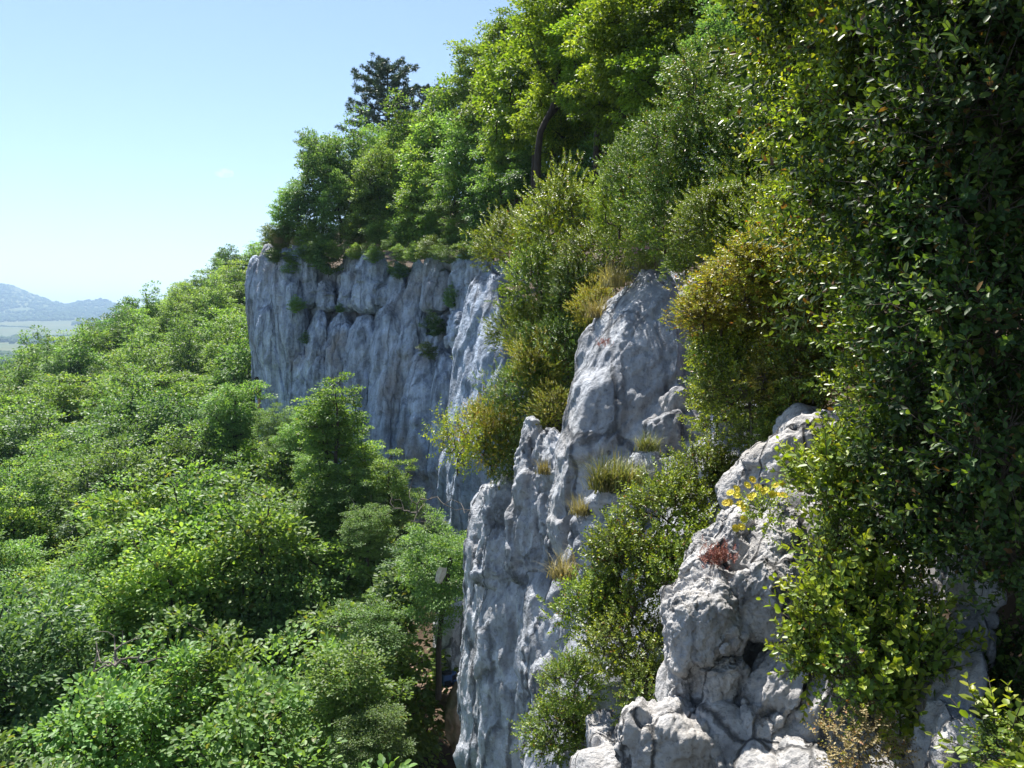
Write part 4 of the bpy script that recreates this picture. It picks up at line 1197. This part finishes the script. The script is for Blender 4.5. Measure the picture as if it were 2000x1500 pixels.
# ------------------------------------------------------------------ far country: valley, fields and hills
fu = np.linspace(-900, 420, 200)
fY = np.concatenate([np.linspace(400, 1100, 16), np.linspace(1150, 5200, 130), np.linspace(5300, 7500, 20)])
crest_v = np.interp(fu, [-900, -300, -60, 0, 25, 60, 100, 135, 160, 190, 215, 240, 300, 420], [600, 575, 552, 556, 558, 573, 588, 598, 590, 588, 592, 600, 606, 610])
FV = np.zeros((len(fu), len(fY), 3))
for i, u in enumerate(fu):
    vv = np.interp(fY, [400, 1150, 1500, 2000, 2500, 2900, 3300, 3700, 4100, 4600, 5200, 7500],
                   [900, 712, 690, 672, 658, 640, 628, 618, 0.5 * crest_v[i] + 0.5 * 618, crest_v[i], crest_v[i] + 9, crest_v[i] + 60])
    for j, Y in enumerate(fY):
        FV[i, j] = at(u, vv[j], Y)
FVf = FV.reshape(-1, 3)
FVf[:, 2] += 16 * fbm(FVf * np.array([1, 1, 0]) / 420.0, 4) * sstep(1000, 2500, FVf[:, 1])
def wood_mask(xy):
    n = fbm(np.column_stack([xy / 360.0, np.zeros(len(xy))]) + 4.4, 4)
    a = np.interp(xy[:, 1], [1000, 1400, 1900, 2150, 2350, 3050, 3250, 3600, 4200, 4600, 5200], [0.3, -0.2, 0.55, 0.5, -0.6, -0.45, 0.1, 0.5, 0.55, 0.4, 0.2])
    return n * 1.15 + a * 0.9
wm = wood_mask(FVf[:, :2])
M['field'] = plain_mat('meadow', (0.055, 0.085, 0.025), (0.12, 0.12, 0.045), 0.004, 0.95)
M['far_wood'] = plain_mat('far wood', (0.030, 0.055, 0.022), (0.055, 0.095, 0.032), 0.02, 1.0)
tag(obj('hills', make_mesh('hills', FVf, grid_faces(len(fu), len(fY))[:, ::-1], M['field'])), kind='structure')
# tree masses on the hills
rngw = np.random.default_rng(5)
cand = np.column_stack([rngw.uniform(-900, 420, 26000), rngw.uniform(1150, 4900, 26000)])
cx = (cand[:, 0] - 1000) / F * cand[:, 1]
cxy = np.column_stack([cx, cand[:, 1]])
keep = (wood_mask(cxy) > 0.12) & (cand[:, 0] > -80) & (cand[:, 0] < 330)
cxy = cxy[keep]
iu = np.interp(cand[keep, 0], fu, np.arange(len(fu)))
iy = np.interp(cand[keep, 1], fY, np.arange(len(fY)))
i0 = np.clip(iu.astype(int), 0, len(fu) - 2); j0 = np.clip(iy.astype(int), 0, len(fY) - 2)
fa = iu - i0; fb = iy - j0
Zg = FVf[:, 2].reshape(len(fu), len(fY))
def hill_z(i0, j0, fa, fb):
    return (Zg[i0, j0] * (1 - fa) + Zg[i0 + 1, j0] * fa) * (1 - fb) + (Zg[i0, j0 + 1] * (1 - fa) + Zg[i0 + 1, j0 + 1] * fa) * fb
cz = hill_z(i0, j0, fa, fb)
iv, if_ = ico(1)
nb = len(cxy)
sc_ = rngw.uniform(5, 10, nb)
jit = 1 + 0.25 * rngw.normal(0, 1, (nb, len(iv), 1)).clip(-1.5, 1.5)
BV = iv[None] * jit * sc_[:, None, None] * np.array([1.15, 1.15, 0.9]) + np.column_stack([cxy, cz + sc_ * 0.5])[:, None]
BF = (if_[None] + (np.arange(nb) * len(iv))[:, None, None]).reshape(-1, 3)
w = tag(obj('far_woodland', make_mesh('far_woodland', BV.reshape(-1, 3), BF, M['far_wood'], smooth=False)), 'hazy blue-green woodland covering the distant hills', 'woodland', kind='stuff')
print('far wood blobs', nb)
# hedges that part the meadows
def hill_at(u, Y):
    a = np.interp(u, fu, np.arange(len(fu))); b = np.interp(Y, fY, np.arange(len(fY)))
    i, j = min(int(a), len(fu) - 2), min(int(b), len(fY) - 2)
    z = hill_z(np.array([i]), np.array([j]), np.array([a - i]), np.array([b - j]))[0]
    return np.array([(u - 1000) / F * Y, Y, z])
for lab, pts in (('long dark hedge across the pale distant meadow', [(-40, 2560), (20, 2520), (60, 2480), (110, 2470), (140, 2460)]),
                 ('short hedge on the upper edge of the distant meadow', [(-40, 3000), (10, 2960), (50, 2900), (70, 2860)])):
    pp = []
    for (u0, Y0), (u1, Y1) in zip(pts[:-1], pts[1:]):
        for t in np.linspace(0, 1, 26):
            pp.append(hill_at(u0 + (u1 - u0) * t, Y0 + (Y1 - Y0) * t))
    pp = np.array(pp)
    s_ = rngw.uniform(2.0, 4.2, len(pp))
    i3, f3 = ico(1)
    HV = i3[None] * (1 + 0.2 * rngw.normal(0, 1, (len(pp), len(i3), 1))) * s_[:, None, None] * np.array([1.5, 1, 0.8]) + (pp + np.column_stack([np.zeros((len(pp), 2)), s_ * 0.4]))[:, None]
    HF = (f3[None] + (np.arange(len(pp)) * len(i3))[:, None, None]).reshape(-1, 3)
    tag(obj('field_hedge', make_mesh('field_hedge', HV.reshape(-1, 3), HF, M['far_wood'], smooth=False)), lab, 'hedge')
# single trees along the far ridge
def far_tree_kind(seed):
    rg = np.random.default_rng(seed)
    segs = [(np.array([[0, 0, -1.0], [0.1, 0, 4], [0.2, 0, 8]]), np.array([0.55, 0.4, 0.2]))]
    v_, f_ = tubes(segs, 6)
    n = 900
    o = unit(rg.normal(0, 1, (n, 3))) * (rg.random((n, 1)) ** 0.4) * np.array([4.5, 4.5, 3.2]) + np.array([0.2, 0, 8.2])
    V, Fc = leaves(o, rg.normal(0, 1, (n, 3)), rg.normal(0, 1, (n, 3)) + np.array([0, 0, 1]), 1.6, 1.1, LEAF4)
    return {'wood': make_mesh('trunk', v_, f_, M['bark']), 'crown': make_mesh('crown', V, Fc, M['far_wood'], smooth=False), 'H': 12, 'R': 4.5}
ftk = far_tree_kind(3)
for k, (u, Y, s) in enumerate([(178, 4590, 1.3), (191, 4600, 1.2), (200, 4610, 1.9), (206, 4600, 1.5), (210, 4605, 1.7), (214, 4600, 1.6), (219, 4600, 1.4), (186, 4100, 1.2), (86, 2700, 0.8)]):
    p = hill_at(u, Y)
    lab = 'tiny tree on the crest of the far ridge' if k < 7 else ('single tree on the bare slope below the far ridge' if k == 7 else 'single tree in the middle of the distant meadow')
    plant_tree(ftk, 'ridge_tree', lab, 'tree', p, k, s, 'trees along the far ridge' if k < 7 else None)

# ------------------------------------------------------------------ grass tufts
def tuft_kind(seed, n, h, mat, droop=0.7):
    rg = np.random.default_rng(seed)
    a = rg.uniform(0, 6.28, n)
    lean = rg.uniform(0.25, 1.3, n)
    hh = h * (0.25 + 0.95 * rg.random(n) ** 1.3)
    b = rg.normal(0, 0.20 * h, (n, 3)) * np.array([1, 1, 0.05])
    dirv = np.column_stack([np.cos(a), np.sin(a), np.zeros(n)])
    sd = np.column_stack([-np.sin(a), np.cos(a), np.zeros(n)])
    K = 5
    Vs = []
    for k in range(K):
        t = k / (K - 1)
        p = b + dirv * (lean * hh * (t ** 1.5) * droop)[:, None] + np.array([0, 0, 1.0]) * (hh * (t - 0.42 * lean * t * t))[:, None]
        wd = 0.0042 * h / 0.3 * (1 - t) + 0.0006
        Vs.append(p - sd * wd); Vs.append(p + sd * wd)
    V = np.stack(Vs, 1)
    fs = np.array([[2 * k, 2 * k + 1, 2 * k + 3, 2 * k + 2] for k in range(K - 1)])
    Fc = (fs[None] + (np.arange(n) * 2 * K)[:, None, None]).reshape(-1, 4)
    return make_mesh('grass_tuft', V.reshape(-1, 3), Fc, M[mat])
tg, td = tuft_kind(1, 420, 0.3, 'grass'), tuft_kind(2, 300, 0.3, 'grass_dry')
for (me, u, v, hpx, Y, lab) in [
        (tg, 1185, 955, 85, 6.9, 'large green grass tuft on the ledge at the foot of the spire'), (tg, 1225, 950, 70, 6.85, 'second green grass tuft beside the stepped blocks'),
        (td, 1065, 925, 42, 9.6, 'straw-coloured grass tuft in the crack left of the spire foot'), (tg, 1265, 880, 44, 7.1, 'thin grass tuft on the stepped blocks'),
        (td, 1135, 1005, 48, 7.0, 'dry grass tuft at the edge of the blocky ledge'), (td, 1100, 1130, 64, 7.4, 'long dry grass hanging over the gully rim'), (td, 1140, 1095, 50, 7.2, 'dry grass tuft above the gully bush'),
        (tg, 1265, 525, 42, 9.35, 'green grass tuft on the very top of the spire'), (td, 1200, 560, 60, 9.6, 'dry golden grass on the left shoulder of the spire'), (td, 1165, 620, 50, 9.7, 'dry brown grass along the spire edge'),
        (td, 545, 475, 22, 43.0, 'dry grass at the tip of the far cliff'), (td, 575, 478, 18, 42.6, 'pale grass on the far cliff top')]:
    s = hpx / F * Y / 0.3
    o = obj('grass_tuft', me)
    o.location = at(u, v, Y); o.scale = (s, s, s); o.rotation_euler = (0, 0, u)
    tag(o, lab, 'grass')

# ------------------------------------------------------------------ flowers on the rocks
def flower_mesh(name, r, npet, mat, seed):
    rg = np.random.default_rng(seed)
    a = np.arange(npet) * 2 * math.pi / npet
    ax = np.column_stack([np.cos(a), np.sin(a), 0.25 * np.ones(npet)])
    V, Fc = leaves(np.zeros((npet, 3)) + 0.15 * r * ax, ax, np.tile([0, 0, 1.0], (npet, 1)), r, r * 0.55, LEAF6)
    iv_, if2 = ico(2)
    V2 = iv_ * np.array([0.36, 0.36, 0.22]) * r + np.array([0, 0, 0.08 * r])
    return make_mesh(name, V, Fc, M[mat]), make_mesh('flower_centre', V2, if2, M[mat])
yf = flower_mesh('flower_head', 0.0135, 11, 'yellow', 1)
pf = flower_mesh('flower_head', 0.05, 7, 'pink', 2)
def flower_plant(name, label, base_px, Y, heads, me, droop, leafy, r_stem=0.0011):
    base = at(*base_px, Y)
    t = thing(name, label, 'flower', base)
    rg = np.random.default_rng(len(heads))
    segs = []
    for (u, v, dY) in heads:
        h = at(u, v, Y + dY) - base
        mid = h * 0.5 + np.array([0, 0, droop * np.linalg.norm(h)])
        segs.append((np.array([h * 0.0, mid * 0.6 + h * 0.1, mid, h * 0.85 + mid * 0.1, h]), np.full(5, r_stem)))
        o = obj('flower_head', me[0], t)
        obj('flower_centre', me[1], o)
        o.location = h
        o.rotation_euler = (rg.uniform(0.35, 1.15), rg.uniform(-0.5, 0.5), rg.uniform(-0.5, 0.5))
    v_, f_ = tubes(segs, 5)
    obj('stem', make_mesh('stem', v_, f_, M['leaf_box_fresh']), t)
    n = leafy
    B = rg.normal(0, 0.035, (n, 3)) * np.array([1.3, 0.8, 1]) * (Y / 3)
    V, Fc, mi = shoots(rg, B, unit(B) + np.array([0, 0, 0.8]), np.full(n, 0.05), 6, 0.012, 0.5)
    obj('foliage', make_mesh('foliage', V, Fc, [M['leaf_box_fresh'], M['leaf_wood2']], mi, smooth=False), t)
hd = [(1427, 963, .0), (1438, 955, .02), (1424, 982, 0), (1440, 968, .03), (1446, 985, 0), (1455, 993, 0), (1464, 972, 0), (1470, 968, .02), (1469, 937, .05), (1459, 948, .04), (1480, 952, .04), (1488, 960, 0), (1496, 958, .02),
      (1514, 947, .04), (1527, 946, .05), (1508, 966, .0), (1520, 967, 0), (1452, 1014, -.03), (1436, 1032, -.03), (1448, 1030, -.03), (1418, 983, .0), (1530, 968, .02)]
flower_plant('yellow_flower', 'spray of small yellow daisies on thin stems over the boulders', (1492, 1000), 2.60, hd, yf, 0.06, 60)
flower_plant('pink_flower', 'two pink flower clusters on the top of the spire', (1258, 520), 9.3, [(1238, 490, 0), (1246, 488, .05), (1266, 487, 0), (1270, 482, .05)], pf, 0.05, 14, 0.004)
# red stonecrop
def sedum(label, u, v, Y, r, n=120):
    rg = np.random.default_rng(int(u))
    B = rg.normal(0, r, (n, 3)) * np.array([1, 0.5, 0.7])
    V, Fc, mi = shoots(rg, B, rg.normal(0, 0.4, (n, 3)) + np.array([0, -0.3, 1]), np.full(n, r * 1.1), 6, r * 0.28, 0)
    o = tag(obj('stonecrop', make_mesh('stonecrop', V, Fc, [M['sedum'], M['sedum']], mi, smooth=False)), label, 'plant')
    o.location = at(u, v, Y)
sedum('red stonecrop growing on the upper left boulder', 1402, 1090, 2.86, 0.026, 150)
sedum('small orange stonecrop on the ledge of the spire', 1180, 672, 8.1, 0.035, 60)

# ------------------------------------------------------------------ dead branches at the foot of the wall
def dead_branch(label, u, v, Y, seed, size):
    rg = np.random.default_rng(seed)
    T = rg.normal(0, 1, (26, 3)) * np.array([1.0, 0.5, 0.45]) * size
    tr = [np.array([0, 0, -0.3 * size]), np.array([0, 0, 0.0]), np.array([0.1, 0, 0.2 * size])]
    segs = skeleton(tr, 0.03, T, rg, 0.004, 0.18)
    v_, f_ = tubes(segs, 5)
    o = tag(obj('dead_branch', make_mesh('dead_branch', v_, f_, M['grey_bark'])), label, 'branch')
    o.location = at(u, v, Y)
dead_branch('bare grey dead twigs in front of the far wall foot', 815, 985, 22.5, 3, 0.8)
dead_branch('bare forked dead twig rising from the wood', 225, 1270, 11.8, 4, 0.4)

# ------------------------------------------------------------------ foot of the near wall: red soil ledge, climbing gear, a climber
led = thing('foot_ledge', None, None)
led['kind'] = 'structure'
for k, (u, v, Y, ru, ry, rv, mat) in enumerate([(882, 1352, 19.2, 34, 0.7, 20, 'red_soil'), (850, 1345, 20, 40, 0.8, 26, 'red_soil'), (820, 1320, 21, 40, 0.8, 26, 'red_soil'), (896, 1400, 18.0, 28, 0.6, 60, 'red_soil'), (880, 1260, 20.6, 36, 0.8, 110, 'rock_mid'), (720, 1098, 26, 26, 0.8, 14, 'red_soil')]):
    obj('ledge_block', boulder_mesh('ledge_block', at(u, v, Y), (ru / F * Y, ry, rv / F * Y), 0, M[mat], 5, 0.7, 0.18, 300 + 7 * k, 0.6), led)
M['bag_blue'] = plain_mat('blue fabric', (0.05, 0.08, 0.17), (0.08, 0.13, 0.26), 30, 0.8)
M['bag_dark'] = plain_mat('dark fabric', (0.015, 0.016, 0.022), (0.04, 0.042, 0.055), 30, 0.8)
M['bag_pale'] = plain_mat('pale fabric', (0.55, 0.52, 0.52), (0.72, 0.68, 0.68), 30, 0.8)
def rucksack(label, u, v, Y, s, m1, m2, rz):
    t = thing('rucksack', label, 'bag', at(u, v, Y), rz, s)
    V, Fc = ico(4)
    def body(sz, c, sq=4.0):
        den = ((np.abs(V) ** sq).sum(1)) ** (1 / sq)
        P = V / den[:, None] * np.array(sz) / 2
        P = P * (1 + 0.06 * fbm(P * 9, 3))[:, None] + np.array(c)
        return P
    obj('body', make_mesh('body', body((0.32, 0.22, 0.46), (0, 0, 0.23)), Fc, M[m1]), t)
    obj('pocket', make_mesh('pocket', body((0.24, 0.10, 0.20), (0, -0.13, 0.15)), Fc, M[m2]), t)
    obj('lid', make_mesh('lid', body((0.30, 0.24, 0.10), (0, -0.01, 0.47)), Fc, M[m2]), t)
    for sx in (-1, 1):
        pts = np.array([[0.08 * sx, 0.10, 0.44], [0.10 * sx, 0.19, 0.34], [0.11 * sx, 0.19, 0.18], [0.12 * sx, 0.11, 0.06]])
        v_, f_ = tubes([(pts, np.full(4, 0.018))], 6)
        obj('strap', make_mesh('strap', v_, f_, M['bag_dark']), t)
rucksack('small blue rucksack on the reddish ledge beside the dark trunk', 873, 1342, 18.4, 0.75, 'bag_blue', 'bag_dark', 0.4)
rucksack('pale rucksack lying next to the blue one on the ledge', 864, 1338, 18.7, 0.62, 'bag_pale', 'bag_blue', -0.5)
rucksack('dark rucksack leaning on the rock wall by the ledge', 883, 1338, 18.5, 0.62, 'bag_dark', 'bag_blue', 1.0)

# slim trunk tree beside the near wall
t = thing('broadleaf_tree', 'slim tree with a long dark bare trunk beside the red ledge', 'tree', at(858, 1340, 17.2))
pp = np.array([at(u, v, 17.2) - at(858, 1340, 17.2) for (u, v) in [(856, 1365), (857, 1320), (856, 1270), (862, 1210), (872, 1150), (880, 1090)]])
v_, f_ = tubes([(pp, np.linspace(0.075, 0.045, 6)), (np.array([pp[4], pp[4] + [-0.4, 0, 0.4], pp[4] + [-0.8, 0, 0.9]]), np.array([0.04, 0.03, 0.012]))], 8)
obj('trunk', make_mesh('trunk', v_, f_, M['bark']), t)
o = obj('crown', near_kinds[2]['crown'], t)
o.location = [float(a) for a in pp[5] + np.array([-0.25, 0, -2.0])]
o.scale = (0.5, 0.5, 0.5)
# pale broken piece of bark caught in that tree
rg = np.random.default_rng(8)
uu, vv_ = np.meshgrid(np.linspace(-1, 1, 12), np.linspace(0, 1, 16))
bw = 0.075 * (0.75 + 0.25 * np.sin(vv_ * 3.1)) * uu
bx_, bz_ = bw, -0.24 * vv_ - 0.05 * np.abs(np.sin(uu * 7)) * (vv_ > 0.9)
by_ = -0.05 * (1 - uu ** 2) + 0.01 * np.sin(9 * uu)
SV = np.column_stack([bx_.ravel(), by_.ravel(), bz_.ravel()])
SV2 = SV + np.array([0, 0.012, 0])
fq = grid_faces(16, 12)
M['pale_bark'] = plain_mat('pale bark', (0.42, 0.38, 0.33), (0.66, 0.62, 0.56), 20, 0.8)
o = tag(obj('bark_piece', make_mesh('bark_piece', np.concatenate([SV, SV2]), [fq, fq[:, ::-1] + len(SV)], M['pale_bark'])), 'pale jagged piece of bark caught in the tree by the near wall', 'bark')
o.location = at(866, 1107, 16.2); o.rotation_euler = (0.2, 0.3, 0.1); o.scale = (1.3, 1.3, 1.3)

# climber standing at the foot of the far cliff's left corner: bare-chested, dark shorts, leaning back
def skin_figure():
    J = {'pelvis': (0, 0, 0.92), 'waist': (-0.01, 0, 1.08), 'chest': (-0.05, 0, 1.32), 'neck': (-0.07, 0, 1.47), 'head': (-0.06, 0, 1.57), 'crown': (-0.055, 0, 1.69),
         'shl': (-0.05, 0.19, 1.42), 'ell': (0.06, 0.25, 1.17), 'hal': (0.27, 0.14, 1.22), 'fil': (0.36, 0.12, 1.25),
         'shr': (-0.05, -0.19, 1.42), 'elr': (0.06, -0.24, 1.19), 'har': (0.27, -0.10, 1.34), 'fir': (0.35, -0.08, 1.40),
         'hil': (0, 0.10, 0.88), 'knl': (0.07, 0.12, 0.48), 'anl': (0.02, 0.13, 0.09), 'tol': (0.20, 0.15, 0.03),
         'hir': (0, -0.10, 0.88), 'knr': (0.02, -0.13, 0.47), 'anr': (-0.06, -0.15, 0.09), 'tor': (0.12, -0.17, 0.03)}
    rad = {'pelvis': .15, 'waist': .135, 'chest': .165, 'neck': .06, 'head': .098, 'crown': .07, 'shl': .075, 'ell': .046, 'hal': .036, 'fil': .03, 'shr': .075, 'elr': .046, 'har': .036, 'fir': .03,
           'hil': .10, 'knl': .062, 'anl': .042, 'tol': .035, 'hir': .10, 'knr': .062, 'anr': .042, 'tor': .035}
    E_ = [('pelvis', 'waist'), ('waist', 'chest'), ('chest', 'neck'), ('neck', 'head'), ('head', 'crown'), ('chest', 'shl'), ('shl', 'ell'), ('ell', 'hal'), ('hal', 'fil'), ('chest', 'shr'), ('shr', 'elr'), ('elr', 'har'), ('har', 'fir'),
          ('pelvis', 'hil'), ('hil', 'knl'), ('knl', 'anl'), ('anl', 'tol'), ('pelvis', 'hir'), ('hir', 'knr'), ('knr', 'anr'), ('anr', 'tor')]
    ks = list(J)
    me = bpy.data.meshes.new('body')
    me.from_pydata([J[k] for k in ks], [(ks.index(a), ks.index(b)) for a, b in E_], [])
    return me, ks, rad
M['skin'] = plain_mat('skin', (0.50, 0.27, 0.18), (0.58, 0.33, 0.23), 6, 0.6)
M['shorts'] = plain_mat('dark shorts', (0.05, 0.018, 0.022), (0.09, 0.03, 0.035), 12, 0.85)
M['hair'] = plain_mat('dark hair', (0.015, 0.010, 0.008), (0.04, 0.028, 0.02), 40, 0.6)
me, ks, rad = skin_figure()
fig = thing('person', 'bare-chested person in dark shorts leaning back at the left foot of the cliff', 'person', at(504, 738, 42.2) + np.array([0, 0, -1.70]), 0.35)
body = obj('body', me, fig)
sm = body.modifiers.new('skin', 'SKIN')
sl = me.skin_vertices[0].data
for k, nme in enumerate(ks):
    sl[k].radius = (rad[nme], rad[nme])
sl[0].use_root = True
ss = body.modifiers.new('sub', 'SUBSURF'); ss.levels = 2; ss.render_levels = 2
dg = bpy.context.evaluated_depsgraph_get()
bm_ = bpy.data.meshes.new_from_object(body.evaluated_get(dg))
body.modifiers.clear()
bm_.name = 'body'
body.data = bm_
bm_.materials.clear(); bm_.materials.append(M['skin'])
V, Fc = ico(4)
hv = V * np.array([0.112, 0.104, 0.118]) + np.array([-0.07, 0, 1.645])
obj('hair', make_mesh('hair', hv * (1 + 0.01 * fbm(hv * 40, 2))[:, None], Fc, M['hair']), fig)
segs = [(np.array([[0, 0.02, 1.02], [0, 0.05, 0.92], [0.01, 0.105, 0.80], [0.05, 0.118, 0.60]]), np.array([0.155, 0.165, 0.125, 0.10])), (np.array([[0, -0.02, 1.02], [0, -0.05, 0.92], [0.0, -0.105, 0.80], [0.015, -0.122, 0.60]]), np.array([0.155, 0.165, 0.125, 0.10]))]
v_, f_ = tubes(segs, 16)
obj('shorts', make_mesh('shorts', v_, f_, M['shorts']), fig)

# ------------------------------------------------------------------ wisp of cloud
cm, nt, out = new_mat('cloud')
tc = N(nt, 'ShaderNodeTexCoord')
cn = noise(nt, tc.outputs['Object'], 0.035, 5, 0.6)
cr_ = N(nt, 'ShaderNodeMapRange', inp={1: 0.45, 2: 0.75, 3: 0.0, 4: 0.012})
nt.links.new(cn.outputs[0], cr_.inputs[0])
cv = N(nt, 'ShaderNodeVolumePrincipled', inp={'Color': (1, 1, 1, 1), 'Anisotropy': 0.3})
nt.links.new(cr_.outputs[0], cv.inputs['Density'])
nt.links.new(cv.outputs[0], out.inputs['Volume'])
V, Fc = ico(3)
o = tag(obj('cloud', make_mesh('cloud', V * np.array([42, 30, 20]) * (1 + 0.25 * fbm(V * 1.7 + 3, 3))[:, None], Fc, cm)), 'single faint white wisp of cloud in the clear sky', 'cloud')
o.location = at(437, 338, 3300)

# ------------------------------------------------------------------ haze
hz, nt, out = new_mat('haze')
pv = N(nt, 'ShaderNodeVolumePrincipled', inp={'Color': (0.50, 0.72, 1.0, 1), 'Density': 0.00018, 'Anisotropy': 0.15})
nt.links.new(pv.outputs[0], out.inputs['Volume'])
x0, x1, y0, y1, z0, z1 = -9000, 6000, -300, 9000, -900, 330
HVx = np.array([[x, y_, z] for x in (x0, x1) for y_ in (y0, y1) for z in (z0, z1)], float)
HFx = np.array([[0, 1, 3, 2], [4, 6, 7, 5], [0, 4, 5, 1], [2, 3, 7, 6], [0, 2, 6, 4], [1, 5, 7, 3]])
hb = tag(obj('haze', make_mesh('haze', HVx, HFx, hz, smooth=False)), 'thin blue summer haze over the valley', 'haze', kind='stuff')
print('objects', len(bpy.data.objects), 'tris', sum(sum(len(p.vertices) - 2 for p in m.polygons) if len(m.polygons) < 10 else len(m.loops) - 2 * len(m.polygons) for m in bpy.data.meshes))
